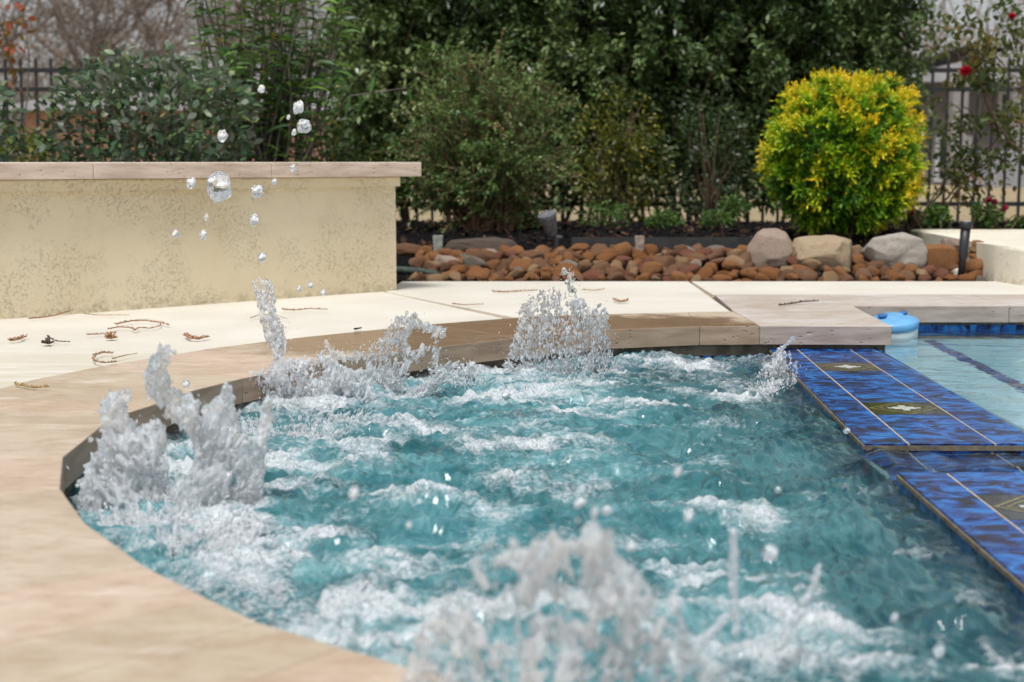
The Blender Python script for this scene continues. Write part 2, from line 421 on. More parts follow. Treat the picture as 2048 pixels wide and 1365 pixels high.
# travertine coping stones
def stones(name, quads, m, z1=0.):
    bm = bmesh.new()
    for q in quads:
        q = np.array(q); c = q.mean(0); q = c + (q - c) * (1 - .0007 / np.maximum(np.linalg.norm(q - c, axis=1)[:, None], .01))
        add_slab(bm, [tuple(p) for p in q], -.052, z1, .002)
    return tag(bm_obj(name, bm, m), kind='structure')
qa, qb = [], []
for i in range(1, len(INN) - 1):
    a, b, c, d = INN[i], INN[i + 1], OUT[i + 1], OUT[i]
    L = np.linalg.norm(a - b); k = max(1, int(round(L / .30)))
    for j in range(k):
        s, e = j / k, (j + 1) / k
        (qa if (i + j) % 3 else qb).append([a + (b - a) * s, a + (b - a) * e, d + (c - d) * e, d + (c - d) * s])
stones('spa_coping', qa, M['trav']); stones('spa_coping', qb, M['trav2'])
corner = [INN[1], INN[0], (PCX, PCY), (PCX, PBY), (.692, PBY), OUT[1]]
stones('spa_coping', [corner], M['travpale'])
xs = np.linspace(PCX, 7, 13)
stones('pool_coping', [[(x0, PCY - .003), (x1, PCY - .003), (x1, PBY), (x0, PBY)] for x0, x1 in zip(xs, xs[1:])], M['travpale'])
bm = bmesh.new()
mid = INN + (OUT - INN) * .08
for i in range(1, len(INN) - 1): add_slab(bm, [tuple(mid[i]), tuple(mid[i + 1]), tuple(OUT[i + 1]), tuple(OUT[i])], -.30, -.054)
add_slab(bm, [(.66, 3.94), (1.0, 3.92), (PCX + .03, PCY + .02), (7, PCY + .03), (7, PBY), (.66, PBY)], -.30, -.054)
tess(bm)
tag(bm_obj('coping_bed', bm, M['mortar']), kind='structure')

# spa shell
wal = offset(INN[1:], .022 * SGN)
wal = np.concatenate([[(1.04, wal[0][1])], wal])
bm = bmesh.new(); rows = []
for z in (-.05, -.085, -.24, -.75): rows.append([bm.verts.new((x, y, z)) for x, y in wal])
for r, (a, b) in enumerate(zip(rows, rows[1:])):
    for i in range(len(wal) - 1):
        f = bm.faces.new((a[i], a[i + 1], b[i + 1], b[i])); f.material_index = (0, 1, 2)[r]
f = bm.faces.new(rows[-1]); f.material_index = 2
tess(bm)
o = bm_obj('spa_shell', bm, [M['mortar'], M['tile'], M['plaster_spa']]); tag(o, kind='structure')

# tiled dam wall between spa and pool
dam = thing('spillway_wall', 'low glossy blue tiled wall between churning spa and calm pool', 'wall')
NY0, NY1 = 2.331, 2.574       # spill notch
ZN = -.092
def strip_poly(x0, x1, y0, y1): return [(DI(y0) + x0(y0), y0), (DI(y0) + x1(y0), y0), (DI(y1) + x1(y1), y1), (DI(y1) + x0(y1), y1)]
W_ = lambda Y: DO(Y) - DI(Y)
fr = [(.0, .241), (.253, .727), (.739, 1.)]
core = bmesh.new()
pr = lambda y0, y1, e=.004: [(DI(y0) + e, y0), (DO(y0) - e, y0), (DO(y1) - e, y1), (DI(y1) + e, y1)]
add_slab(core, pr(NY1 + .003, 3.945), -1.2, ZD - .0012)
add_slab(core, pr(NY0 - .001, NY1 + .003), -1.2, ZN - .0012)
add_slab(core, pr(.9, NY0 - .002), -1.2, ZD - .0012)
bm_obj('grout_core', core, M['grout'], dam)
tl = bmesh.new(); deco = []
def put_tiles(ya, yb, z, decos=()):
    n = max(1, round((yb - ya) / .158)); ys = np.linspace(ya, yb, n + 1)
    for k in range(n):
        y0, y1 = ys[k] + (.0006 if k else 0), ys[k + 1] - (.0006 if k < n - 1 else 0)
        for s, (f0, f1) in enumerate(fr):
            q = [(DI(y0) + W_(y0) * f0, y0), (DI(y0) + W_(y0) * f1, y0), (DI(y1) + W_(y1) * f1, y1), (DI(y1) + W_(y1) * f0, y1)]
            if s == 1 and k in decos: deco.append((q, z))
            else: add_slab(tl, q, z - .0045, z, .0008)
put_tiles(NY1, 3.945, ZD, (2, 6)); put_tiles(.9, NY0, ZD, (3, 7)); put_tiles(NY0 + .004, NY1 - .004, ZN)
# faces of the wall: spa side, pool side and the notch's far side
def side(xf, ya, yb, zt, out):
    n = max(1, round((yb - ya) / .158)); ys = np.linspace(ya, yb, n + 1)
    for k in range(n):
        y0, y1 = ys[k] + .001, ys[k + 1] - .001; e = out
        add_slab(tl, [(xf(y0) + min(e, 0), y0), (xf(y0) + max(e, 0), y0), (xf(y1) + max(e, 0), y1), (xf(y1) + min(e, 0), y1)], -.5, zt - .006)
side(lambda y: DI(y) + .0015, NY1, 3.94, ZD - .006, -.0028); side(lambda y: DI(y) + .0015, .9, NY0, ZD - .006, -.0028)
side(lambda y: DO(y) - .0015, NY1, 3.94, ZD, .004); side(lambda y: DO(y) - .0015, .9, NY0, ZD, .004)
side(lambda y: DI(y) + .0015, NY0, NY1, ZN, -.004)
add_box(tl, DI(NY1) + .006, DI(NY1) + .075, NY1 - .001, NY1 + .003, ZN + .001, ZD - .012)
add_box(tl, DI(NY1) + .081, DI(NY1) + .232, NY1 - .001, NY1 + .003, ZN + .001, ZD - .012)
add_box(tl, DI(NY1) + .238, DI(NY1) + .325, NY1 - .001, NY1 + .003, ZN + .001, ZD - .012)
bm_obj('blue_tiles', tl, M['tile'], dam)
tr = bmesh.new()      # clay edge of the trim under the glaze
add_box(tr, DI(NY1) + .002, DO(NY1) - .002, NY1 - .0035, NY1 - .0008, ZD - .0125, ZD - .0035)
for ya, yb in ((NY1, 3.94), (.9, NY0)):
    add_slab(tr, [(DI(ya) - .003, ya), (DI(ya) + .003, ya), (DI(yb) + .003, yb), (DI(yb) - .003, yb)], ZD - .0115, ZD - .0040, .001)
bm_obj('clay_edge', tr, simple('bare_clay_edge', (.15, .125, .085), .6, .35, 50), dam)
for q, z in deco:
    bm = bmesh.new(); add_slab(bm, q, z - .0045, z, .001)
    q = np.array(q); c = q.mean(0); ex = (q[1] - q[0]) / 2; ey = (q[3] - q[0]) / 2
    def ring(r0, r1, mi, zz):
        a = [bm.verts.new((*(c + ex * s[0] * r0 + ey * s[1] * r0), zz)) for s in ((-1, 0), (0, -1), (1, 0), (0, 1))]
        b = [bm.verts.new((*(c + ex * s[0] * r1 + ey * s[1] * r1), zz)) for s in ((-1, 0), (0, -1), (1, 0), (0, 1))]
        for i in range(4):
            f = bm.faces.new((a[i], a[(i + 1) % 4], b[(i + 1) % 4], b[i])); f.material_index = mi
    ring(.98, .88, 1, z + .0004); ring(.74, .66, 1, z + .0004)
    # white stepped cross
    cr = [(-.46, -.08), (-.30, -.08), (-.30, -.20), (-.10, -.20), (-.10, -.42), (.10, -.42), (.10, -.20), (.30, -.20), (.30, -.08), (.46, -.08), (.46, .08), (.30, .08), (.30, .20),
          (.10, .20), (.10, .42), (-.10, .42), (-.10, .20), (-.30, .20), (-.30, .08), (-.46, .08)]
    f = bm.faces.new([bm.verts.new((*(c + ex * s[0] + ey * s[1]), z + .0006)) for s in cr]); f.material_index = 2
    tess(bm)
    o = bm_obj('diamond_tile', bm, [M['deco_dark'], M['deco_gold'], M['deco_white']], dam)
    o['label'] = 'dark decorative tile with a gold diamond outline and a white cross'

# pool shell, bench along the dam, waterline tiles, water
bm = bmesh.new(); pf = [(.98, -.5), (7, -.5), (7, PCY + .028), (1.0, PCY + .028)]
for a, b in ((0, 1), (1, 2), (2, 3), (3, 0)):
    f = bm.faces.new([bm.verts.new((*pf[k], z)) for k, z in ((a, -1.2), (b, -1.2), (b, -.064), (a, -.064))])
bm.faces.new([bm.verts.new((*k, -1.2)) for k in pf])
tag(bm_obj('pool_shell', bm, M['plaster']), kind='structure')
bm = bmesh.new(); add_slab(bm, [(.99, .5), (1.20, .5), (1.30, 4.3), (1.30, PCY + .03), (.99, PCY + .03)], -1.19, -.33)
add_slab(bm, [(1.20, .5), (1.24, .5), (1.34, PCY + .027), (1.30, PCY + .027)], -.40, -.326, mi=1)
add_slab(bm, [(1.9, 2.0), (7, 2.0), (7, PCY + .02), (2.1, PCY + .02)], -1.19, -.8)
tag(bm_obj('pool_bench', bm, [M['plaster'], M['tile']]), kind='structure')
bm = bmesh.new()
for k in range(36):
    x0 = PCX + .0 + k * .158; add_box(bm, x0 + .001, x0 + .1565, PCY + .018, PCY + .025, -.22, -.0625, .001)
for k in range(3): add_box(bm, PCX - .012 - .02, PCX - .008 - .016, 3.97 + k * .158, 4.125 + k * .158, -.22, -.0625)
tag(bm_obj('pool_waterline_tiles', bm, M['tile']), kind='structure')
bm = bmesh.new(); bm.faces.new([bm.verts.new((x, y, ZP)) for x, y in ((.965, -.4), (7, -.4), (7, PCY + .027), (PCX - .04, PCY + .027), (1.01, 3.93))])
tess(bm)
tag(bm_obj('pool_water', bm, M['pool_water']), kind='structure')

# ------------------------------------------------------------------ spa water
spoly = np.concatenate([offset(INN[1:], .03 * SGN), [(.6, .9)]])
x0, x1, y0, y1, st = -.80, 1.05, .92, 3.98, .0036
gx = np.arange(x0, x1, st); gy = np.arange(y0, y1, st)
X, Y = np.meshgrid(gx, gy)
dmi = np.where(Y > 2.574, .65 + (Y - 2.574) * .05, .65 + (Y - 2.574) * .02)
inn = inpoly(X, Y, [tuple(q) for q in spoly] + [(.6, .9)]) | (X > .3)
edge = OUT[1][1]
mask = inn & (X < dmi + .012) & (Y < np.interp(X, spoly[:4, 0][::-1], spoly[:4, 1][::-1]))
notch = (Y > NY0 - .004) & (Y < NY1 + .001) & (X > dmi - .02) & (X < dmi + .36)
mask |= notch
wx = X + .05 * fbm(X * 2.2, Y * 2.2, seed=40, o=2); wy = Y + .05 * fbm(X * 2.2, Y * 2.2, seed=44, o=2)
rid = lambda f, s, a=1., b=1.: 1 - 2 * np.abs(perlin(wx * f * a, wy * f * b, seed=s))
def gs(u, v, su, sv, z=ZW):
    c = G(u, v, z); zc = math.hypot(c[1], H); sx = su / F * zc; sy = sv / F * zc * zc / (H - z)
    return np.exp(-(((X - c[0]) / sx) ** 2 + ((Y - c[1]) / sy) ** 2))
FO = [(1500, 1330, 160, 40, .8), (1760, 1330, 140, 40, .7), (1960, 1230, 60, 60, .6), (1600, 880, 30, 20, .4), (1440, 810, 60, 14, .5), (440, 1080, 130, 120, 1.2), (330, 950, 110, 70, 1), (600, 820, 130, 50, 1.1), (720, 790, 100, 40, 1.1), (900, 750, 90, 25, .9), (1120, 755, 170, 28, 1.0), (1350, 730, 120, 20, .7),
      (1550, 745, 60, 30, .9), (1500, 790, 80, 16, .6), (1000, 800, 130, 14, .55), (1270, 795, 90, 16, .6), (1200, 860, 100, 12, .35), (1060, 893, 55, 10, .85), (850, 1030, 120, 22, .8),
      (1000, 1045, 80, 20, .65), (800, 1160, 90, 30, .9), (700, 1230, 120, 45, 1.0), (640, 1290, 90, 40, 1), (1080, 1290, 300, 90, 1.1), (1330, 1130, 60, 25, .4), (1650, 1260, 140, 60, .5),
      (1880, 1270, 120, 40, .6), (1960, 1330, 90, 40, .6), (600, 940, 90, 50, .55), (760, 900, 80, 20, .45), (850, 860, 120, 20, .5), (1480, 1230, 80, 30, .4), (560, 1130, 60, 60, .7)]
foam = np.zeros_like(X); swell = np.zeros_like(X)
for u, v, su, sv, a in FO: foam += a * gs(u, v, su * .9, sv * .9)
foam = np.minimum(foam, 1.15)
str1 = fbm(wx * 5, wy * 8.5, seed=61, o=4); crest = rid(5.2, 21, .75, 1.25)
net = sstep(.58, .98, 1 - 2 * np.abs(perlin(wx * 7 + .6 * str1, wy * 9 + .6 * str1, seed=66))) + .7 * sstep(.6, .98, 1 - 2 * np.abs(perlin(wx * 15 + .8 * str1, wy * 17, seed=67)))
foam = .76 * foam * (.55 + .9 * str1 + .45 * net) + .30 * net * (.40 + 1.2 * str1) * sstep(.95, .1, X) + .28 * sstep(.55, .98, crest) * (.45 + 1.2 * str1) * sstep(.85, .3, X) + .32 * str1 + .05 + .12 * sstep(.55, -.1, X)
right = sstep(.15, .55, X)
foam -= .16 * right * sstep(3.4, 3.0, Y)
dwall = np.clip(dmi - X, 0, 1)
foam *= .35 + .65 * sstep(.0, .10, dwall)
foam = np.clip(foam, 0, 1.1)
calm = 1.05 - .12 * right
wx2 = wx + .014 * perlin(X * 14, Y * 14, seed=41); wy2 = wy + .014 * perlin(X * 14, Y * 14, seed=42)
rd2 = lambda f, s_, a=1., b=1.: 1 - 2 * np.abs(perlin(wx2 * f * a, wy2 * f * b, seed=s_))
h = (.018 * rid(3.1, 10, .8, 1.1) + .0165 * rd2(6.0, 12, .75, 1.2) * (.6 + .6 * perlin(wx * 2, wy * 2, seed=9)) + .0115 * rd2(11.5, 14, .8, 1.2) * (.7 + .5 * perlin(wx * 4, wy * 4, seed=29)) + .0085 * rd2(23, 16, 1.2, .75) * (.5 + 1.2 * np.abs(perlin(wx * 5, wy * 5, seed=19))) + .0050 * rd2(46, 18, 1.25, .65) + .0016 * rd2(84, 24, 1.2, .6)) * calm
h -= .010
h += foam * (.010 * fbm(X * 26, Y * 26, seed=70, o=4) + .010)
LUMP = [(1500, 940, 50, 12, .022), (1400, 980, 70, 12, .016), (1620, 985, 50, 12, .018), (1720, 1060, 40, 14, .020), (1560, 1120, 70, 14, .018), (1780, 1150, 60, 16, .022), (1900, 1250, 90, 20, .026), (1450, 1190, 80, 16, .018), (1180, 930, 90, 12, .016), (1000, 880, 90, 12, .014), (1745, 950, 44, 16, .046), (1690, 962, 40, 10, .012), (1460, 828, 34, 9, .028), (1560, 742, 42, 12, .035), (1500, 760, 60, 12, .012), (1180, 742, 90, 12, .018), (935, 742, 40, 9, .04),
        (620, 800, 110, 30, .035), (760, 770, 70, 20, .03), (240, 965, 30, 12, .03), (1660, 850, 30, 10, .016), (1570, 905, 50, 10, .014), (1440, 900, 80, 12, .010), (870, 1025, 110, 14, .018),
        (1400, 1045, 120, 14, .010), (1850, 985, 30, 12, -.01), (1340, 725, 60, 8, .014), (1640, 1070, 60, 14, .012), (700, 1190, 120, 30, .02), (1080, 1300, 250, 60, .03), (1160, 800, 120, 8, .012)]
for u, v, su, sv, a in LUMP: h += a * gs(u, v, su, sv)
h -= .012
h *= sstep(-.005, .06, dwall) * .8 + .2
# water running through the notch
ny = (Y - NY0) / (NY1 - NY0); nx = np.clip((X - dmi) / .34, 0, 1.1)
hn = ZN + .012 - ZW + .010 * np.exp(-((nx - .05) / .12) ** 2) + .004 * rid(9, 33, 1.3, .6) + .007 * np.exp(-((nx - .33) / .06) ** 2) * np.exp(-((ny - .75) / .25) ** 2) + .005 * np.exp(-((ny - .25 - .25 * nx) / .07) ** 2) - .004
wn = sstep(-.012, .02, X - dmi) * notch
h = h * (1 - wn) + hn * wn
air = np.clip(.92 - .46 * right + .28 * fbm(wx * 3, wy * 3, seed=50, o=3), .12, 1)
air *= sstep(0, .14, dwall) * .8 + .12
air *= 1 - .85 * gs(1745, 950, 60, 20) ; air *= 1 - .6 * gs(1460, 828, 40, 14)
air = air * (1 - wn) + .02 * wn; foam = foam * (1 - wn)
dx = .010 * perlin(X * 8, Y * 8, seed=80) * (1 - wn); dy = .010 * perlin(X * 8, Y * 8, seed=83) * (1 - wn)
dx *= sstep(0, .05, dwall); 
idx = -np.ones(X.shape, int)
cell = mask[:-1, :-1] & mask[1:, :-1] & mask[:-1, 1:] & mask[1:, 1:]
used = np.zeros_like(mask); used[:-1, :-1] |= cell; used[1:, :-1] |= cell; used[:-1, 1:] |= cell; used[1:, 1:] |= cell
idx[used] = np.arange(used.sum())
vs = np.stack([(X + dx)[used], (Y + dy)[used], (ZW + h)[used]], 1)
fc = np.stack([idx[:-1, :-1][cell], idx[:-1, 1:][cell], idx[1:, 1:][cell], idx[1:, :-1][cell]], 1)
tag(link('spa_water', fastmesh('spa_water', vs, fc, {'foam': foam[used], 'air': air[used]}), M['water'], None, True), kind='structure')
hgrid = (ZW + h)
def water_z(x, y):
    i = np.clip(((np.asarray(y) - y0) / st).astype(int), 0, len(gy) - 1); j = np.clip(((np.asarray(x) - x0) / st).astype(int), 0, len(gx) - 1)
    return hgrid[i, j]

# ------------------------------------------------------------------ splashes
_ico = bmesh.new(); bmesh.ops.create_icosphere(_ico, subdivisions=1, radius=1)
IV = np.array([v.co[:] for v in _ico.verts]); IF = np.array([[v.index for v in f.verts] for f in _ico.faces]); _ico.free()
def seg_dist(p, poly):
    d = np.full(len(p), 1e9)
    for i in range(len(poly)):
        a, b = poly[i], poly[(i + 1) % len(poly)]; ab = b - a
        t = np.clip(((p - a) @ ab) / (ab @ ab + 1e-9), 0, 1); d = np.minimum(d, np.linalg.norm(p - a - t[:, None] * ab, axis=1))
    return d
def to_world(px, Y0, off):
    """pixels on the upright sheet at Y0; low pixels ride on the water in front of it"""
    out = np.empty((len(px), 3))
    for i, (u, v) in enumerate(px):
        Yw = max(1.02, G(u, v, ZW + .012)[1]) if v > 400 else 99
        out[i] = V(u, v, min(Y0, Yw) + off[i])
    return out
def blobs(c, r, stretch, ax):
    """union of stretched balls"""
    n = len(c); v = IV[None] * r[:, None, None]
    a = ax / np.linalg.norm(ax, axis=1)[:, None]; d = (v * a[:, None]).sum(-1, keepdims=True)
    v = v + a[:, None] * d * (stretch[:, None, None] - 1) + c[:, None]
    f = IF[None] + (np.arange(n) * len(IV))[:, None, None]
    return v.reshape(-1, 3), f.reshape(-1, 3)
def remesh(name, v, f, vox, mat, amp=.002, frq=60, air=None, smooth=2):
    me = fastmesh(name + '_src', v, f); o = bpy.data.objects.new('tmp', me); col.objects.link(o)
    m = o.modifiers.new('r', 'REMESH'); m.mode = 'VOXEL'; m.voxel_size = vox; m.use_smooth_shade = True
    s = o.modifiers.new('s', 'SMOOTH'); s.iterations = smooth; s.factor = .5
    dg = bpy.context.evaluated_depsgraph_get(); e = o.evaluated_get(dg); me2 = bpy.data.meshes.new_from_object(e)
    bpy.data.objects.remove(o); bpy.data.meshes.remove(me)
    k = len(me2.vertices); co = np.empty(k * 3, np.float32); me2.vertices.foreach_get('co', co); co = co.reshape(-1, 3).astype(float)
    nn = np.empty(k * 3, np.float32); me2.vertex_normals.foreach_get('vector', nn); nn = nn.reshape(-1, 3)
    amp *= .7
    co += nn * (amp * fbm(co[:, 0] * frq, co[:, 1] * frq, co[:, 2] * frq * .6, seed=5, o=3))[:, None]
    me2.vertices.foreach_set('co', co.astype(np.float32).ravel())
    at = me2.attributes.new('air', 'FLOAT', 'POINT'); at.data.foreach_set('value', (air(co) if air else np.ones(k)).astype(np.float32))
    me2.name = name; me2.update(); return me2
def unit_(a): return a / (np.linalg.norm(a, axis=-1, keepdims=True) + 1e-9)
def splash(label, outlines, Y0, n, thick, rr, vox, mat, flow=(0, 0, 1), name='water_splash', mist=12000, msz=1., extra=(), seed=1, org=(0, 0), strc=4.0, holes=(), clear=.0, bendy=0., smooth=4, den=(.62, .8)):
    g = np.random.default_rng(seed); C, RR, ST, AX, = [], [], [], []
    sc_ = 1 / F * Y0; den0, den1 = den
    for ol in outlines:
        ol = np.array(ol, float); lo, hi = ol.min(0), ol.max(0)
        area = .5 * abs(np.sum(ol[:, 0] * np.roll(ol[:, 1], -1) - np.roll(ol[:, 0], -1) * ol[:, 1]))
        m = int(n * area / 10000); p = []
        while len(p) < m:
            q = lo + g.random((m * 3, 2)) * (hi - lo); q = q[inpoly(q[:, 0], q[:, 1], ol)]
            den = fbm(q[:, 0] / 38 + seed, q[:, 1] / 60, seed=seed, o=3)
            q = q[g.random(len(q)) < np.clip(den0 + den1 * den, .04, 1)]
            for hx, hy, hrx, hry in holes: q = q[((q[:, 0] - hx) / hrx) ** 2 + ((q[:, 1] - hy) / hry) ** 2 > 1]
            p.extend(q.tolist())
        p = np.array(p[:m]); d = seg_dist(p, ol) * sc_
        hl = np.minimum(thick, .006 + d * .75)
        off = g.uniform(-1, 1, m) * hl + bendy * perlin(p[:, 0] / 90, p[:, 1] / 90, seed=seed)
        c = to_world(p, Y0, off); r = rr[0] * np.exp(g.random(m) ** 2 * math.log(rr[1] / rr[0])); r = np.minimum(r, .0035 + d * .8)
        fu = (p - np.array(org)) * [1, -1]; fu = fu / (np.linalg.norm(fu, axis=1)[:, None] + 1e-6); fu = fu + .35 * np.stack([perlin(p[:, 0] / 60, p[:, 1] / 60, seed=seed + 50), 0 * d], 1)
        a = np.stack([fu[:, 0], 0 * d, fu[:, 1]], 1) + g.normal(0, .22, (m, 3)); C.append(c); RR.append(r); ST.append(1.3 + g.random(m) ** 1.5 * strc); AX.append(a)
        # ragged rim: beads thrown off the outline
        k = int(m * .10)
        if k:
            j = g.choice(m, k, p=(1 / (d + .004)) / (1 / (d + .004)).sum()); cc = c[j] + g.normal(0, .007, (k, 3)) * [1, 1, 1.2]
            C.append(cc); RR.append(.0018 + g.random(k) ** 3 * .004); ST.append(1 + g.random(k)); AX.append(np.array(flow)[None] + g.normal(0, .6, (k, 3)))
    C, RR, ST, AX = map(np.concatenate, (C, RR, ST, AX))
    v, f = blobs(C, RR, ST, AX)
    cz = C[:, 2].min(); hz = max(.02, np.ptp(C[:, 2]))
    airf = (lambda co: np.clip(1.0 - clear * sstep(.25, .9, (co[:, 2] - cz) / hz) + .35 * fbm(co[:, 0] * 22, co[:, 1] * 22, co[:, 2] * 15, seed=8, o=2), 0, 1))
    me = remesh(name, v, f, vox, mat, air=airf, smooth=smooth)
    o = link(name, me, mat, None, True)
    # big loose pieces become parts of their own
    k = len(me.vertices); ed = np.empty(len(me.edges) * 2, np.int32); me.edges.foreach_get('vertices', ed); ed = ed.reshape(-1, 2); lb = np.arange(k)
    while True:
        mn = np.minimum(lb[ed[:, 0]], lb[ed[:, 1]]); l2 = lb.copy(); np.minimum.at(l2, ed[:, 0], mn); np.minimum.at(l2, ed[:, 1], mn); np.minimum.at(l2, lb[ed[:, 0]], mn); np.minimum.at(l2, lb[ed[:, 1]], mn); l2 = l2[l2]
        if (l2 == lb).all(): break
        lb = l2
    ids, cnt = np.unique(lb, return_counts=True)
    for i_ in ids[np.argsort(-cnt)][1:26]:
        if (lb == i_).sum() < .008 * k: break
        bm = bmesh.new(); bm.from_mesh(me); bmesh.ops.delete(bm, geom=[v for v in bm.verts if lb[v.index] != i_], context='VERTS'); pc_ = bpy.data.meshes.new('loose_sheet'); bm.to_mesh(pc_); bm.free()
        link('loose_sheet', pc_, [], o); pc_.materials.clear(); pc_.materials.append(mat)
    big = [i_ for i_ in ids[np.argsort(-cnt)][1:26] if (lb == i_).sum() >= .008 * k]
    main = ids[np.argmax(cnt)]; bs = set(big); bm = bmesh.new(); bm.from_mesh(me); bmesh.ops.delete(bm, geom=[v for v in bm.verts if lb[v.index] == main or lb[v.index] in bs], context='VERTS')
    if len(bm.verts):
        pc_ = bpy.data.meshes.new('loose_beads'); bm.to_mesh(pc_); lo_ = link('loose_beads', pc_, [], o); pc_.materials.clear(); pc_.materials.append(mat); lo_['kind'] = 'stuff'
    bm.free(); bm = bmesh.new(); bm.from_mesh(me); bmesh.ops.delete(bm, geom=[v for v in bm.verts if lb[v.index] != main], context='VERTS'); bm.to_mesh(me); bm.free()
    if mist:
        PT, DR_ = [], []
        for ol in list(outlines) + list(extra):
            ol = np.array(ol, float); lo, hi = ol.min(0), ol.max(0)
            area = .5 * abs(np.sum(ol[:, 0] * np.roll(ol[:, 1], -1) - np.roll(ol[:, 0], -1) * ol[:, 1])); m = int(mist * area / 10000); p = []
            while len(p) < m:
                q = lo + g.random((m * 2, 2)) * (hi - lo); q = q[inpoly(q[:, 0], q[:, 1], ol)]; fr_ = (q[:, 1] - lo[1]) / (hi[1] - lo[1])
                wsp = fbm(q[:, 0] / 24 + seed, q[:, 1] / 60, seed=seed + 9, o=3); q = q[g.random(len(q)) < np.clip(.22 + .62 * fr_ + .75 * wsp, .03, 1)]; p.extend(q.tolist())
            p = np.array(p[:m]); far_ = g.random(m) < .16; p = p + np.where(far_[:, None], g.normal(0, 16, (m, 2)), g.normal(0, 3, (m, 2)))
            fu = (p - np.array(org)) * [1, -1]; fu = fu / (np.linalg.norm(fu, axis=1)[:, None] + 1e-6) + .5 * np.stack([perlin(p[:, 0] / 50, p[:, 1] / 50, seed=seed + 50), perlin(p[:, 0] / 50, p[:, 1] / 50, seed=seed + 51)], 1)
            PT.append(to_world(p, Y0, g.normal(0, thick * .8, m) + bendy * perlin(p[:, 0] / 90, p[:, 1] / 90, seed=seed))); DR_.append(np.stack([fu[:, 0], g.normal(0, .3, m), fu[:, 1]], 1) + g.normal(0, .18, (m, 3)))
        c = np.concatenate(PT); dd_ = np.concatenate(DR_); k_ = c[:, 2] > water_z(c[:, 0], c[:, 1]) - .003; c, dd_ = c[k_], unit_(dd_[k_]); k = len(c)
        r = (.0005 + .0011 * g.random(k) ** 2.5) * msz; Lh = r * (1.3 + 4.5 * g.random(k) ** 1.3); e1 = unit_(np.cross(dd_, g.normal(size=(k, 3)))); e2 = np.cross(dd_, e1)
        v = np.stack([c - dd_ * Lh[:, None], c + e1 * r[:, None], c + e2 * r[:, None], c - e1 * r[:, None], c - e2 * r[:, None], c + dd_ * Lh[:, None]], 1).reshape(-1, 3)
        f = (np.array([[0, 2, 1], [0, 3, 2], [0, 4, 3], [0, 1, 4], [5, 1, 2], [5, 2, 3], [5, 3, 4], [5, 4, 1]])[None] + (np.arange(k) * 6)[:, None, None]).reshape(-1, 3)
        s_ = link('spray', fastmesh('spray', v, f), M['spray'], o, True); s_['kind'] = 'stuff'
    return tag(o, label, 'water splash', 'splashes thrown up by the spa jets')

PA1 = [(150, 1030), (165, 985), (178, 945), (200, 905), (207, 860), (200, 822), (214, 800), (236, 792), (262, 784), (248, 812), (258, 838), (290, 852), (322, 846), (336, 900), (336, 960),
       (352, 985), (420, 990), (520, 1010), (528, 1060), (470, 1110), (380, 1120), (300, 1100), (215, 1060)]
PA2 = [(352, 985), (392, 935), (386, 880), (366, 850), (345, 826), (312, 803), (297, 792), (288, 750), (308, 722), (322, 696), (339, 694), (336, 728), (331, 768), (356, 780), (376, 800),
       (420, 806), (441, 794), (451, 774), (463, 785), (470, 830), (480, 872), (503, 890), (520, 850), (530, 800), (541, 806), (534, 870), (524, 930), (522, 1012), (430, 1010)]
splash('tall frothy splash with two lobes at the left end of the spa', [PA1, PA2], 2.12, 640, .026, (.0017, .0058), .0021, M['splash'], (.1, 0, 1), org=(330, 1220), mist=520, extra=[[(150, 1030), (330, 960), (520, 1000), (560, 1080), (600, 1190), (640, 1270), (560, 1262), (420, 1190), (300, 1130), (190, 1060)]], seed=3, clear=.25, bendy=.03, smooth=3)
PB = [(462, 885), (468, 812), (484, 772), (505, 748), (530, 740), (548, 734), (580, 720), (622, 722), (640, 706), (662, 718), (690, 735), (722, 748), (752, 790), (740, 835), (690, 868), (620, 880), (540, 890)]
PJ = [(506, 566), (520, 553), (546, 570), (549, 605), (552, 630), (569, 652), (570, 690), (574, 728), (566, 748), (548, 742), (544, 700), (530, 672), (522, 640), (518, 610), (508, 585)]
splash('frothy splash with a thin upright jet before the cream wall', [PB, PJ], 3.02, 800, .028, (.0016, .0052), .0021, M['splash'], (.25, 0, 1), org=(590, 1000), strc=2.2, den=(.72, .7), mist=900, seed=5, clear=.3, bendy=.03)
PC = [(700, 800), (728, 765), (738, 692), (762, 678), (786, 640), (792, 629), (806, 634), (832, 630), (850, 646), (886, 652), (893, 674), (880, 674), (852, 660), (828, 655), (813, 682), (822, 716),
      (818, 750), (790, 790), (740, 820)]
PC2 = [(868, 668), (882, 690), (876, 722), (880, 742), (902, 720), (914, 732), (893, 766), (850, 790), (800, 815), (812, 785), (850, 765), (866, 740), (864, 700)]
PC3 = [(640, 688), (652, 684), (664, 702), (690, 712), (726, 704), (738, 716), (704, 722), (664, 716), (645, 698)]
PC4 = [(820, 706), (850, 690), (862, 696), (840, 716), (828, 722)]
splash('torn ring shaped splash leaning left of the dome of water', [PC, PC2, PC3, PC4], 3.22, 680, .018, (.0016, .0048), .0020, M['splash_clear'], (-.7, 0, .8), org=(690, 900), mist=700, seed=7, clear=.25, bendy=.03)
PD = [(1000, 752), (1014, 715), (1024, 690), (1034, 650), (1040, 622), (1058, 598), (1082, 583), (1108, 577), (1126, 588), (1136, 576), (1136, 556), (1124, 550), (1122, 545), (1135, 540), (1146, 542),
      (1149, 560), (1146, 586), (1160, 596), (1176, 612), (1196, 624), (1212, 617), (1216, 634), (1211, 658), (1219, 690), (1232, 730), (1244, 756), (1120, 765)]
splash('dome of bubbling water topped by a small hooked spout', [PD], 3.52, 800, .040, (.0016, .0050), .0020, M['splash_clear'], (0, 0, 1), org=(1125, 960), strc=1.3, den=(.78, .6), mist=1000, seed=9, clear=.45, bendy=.02)
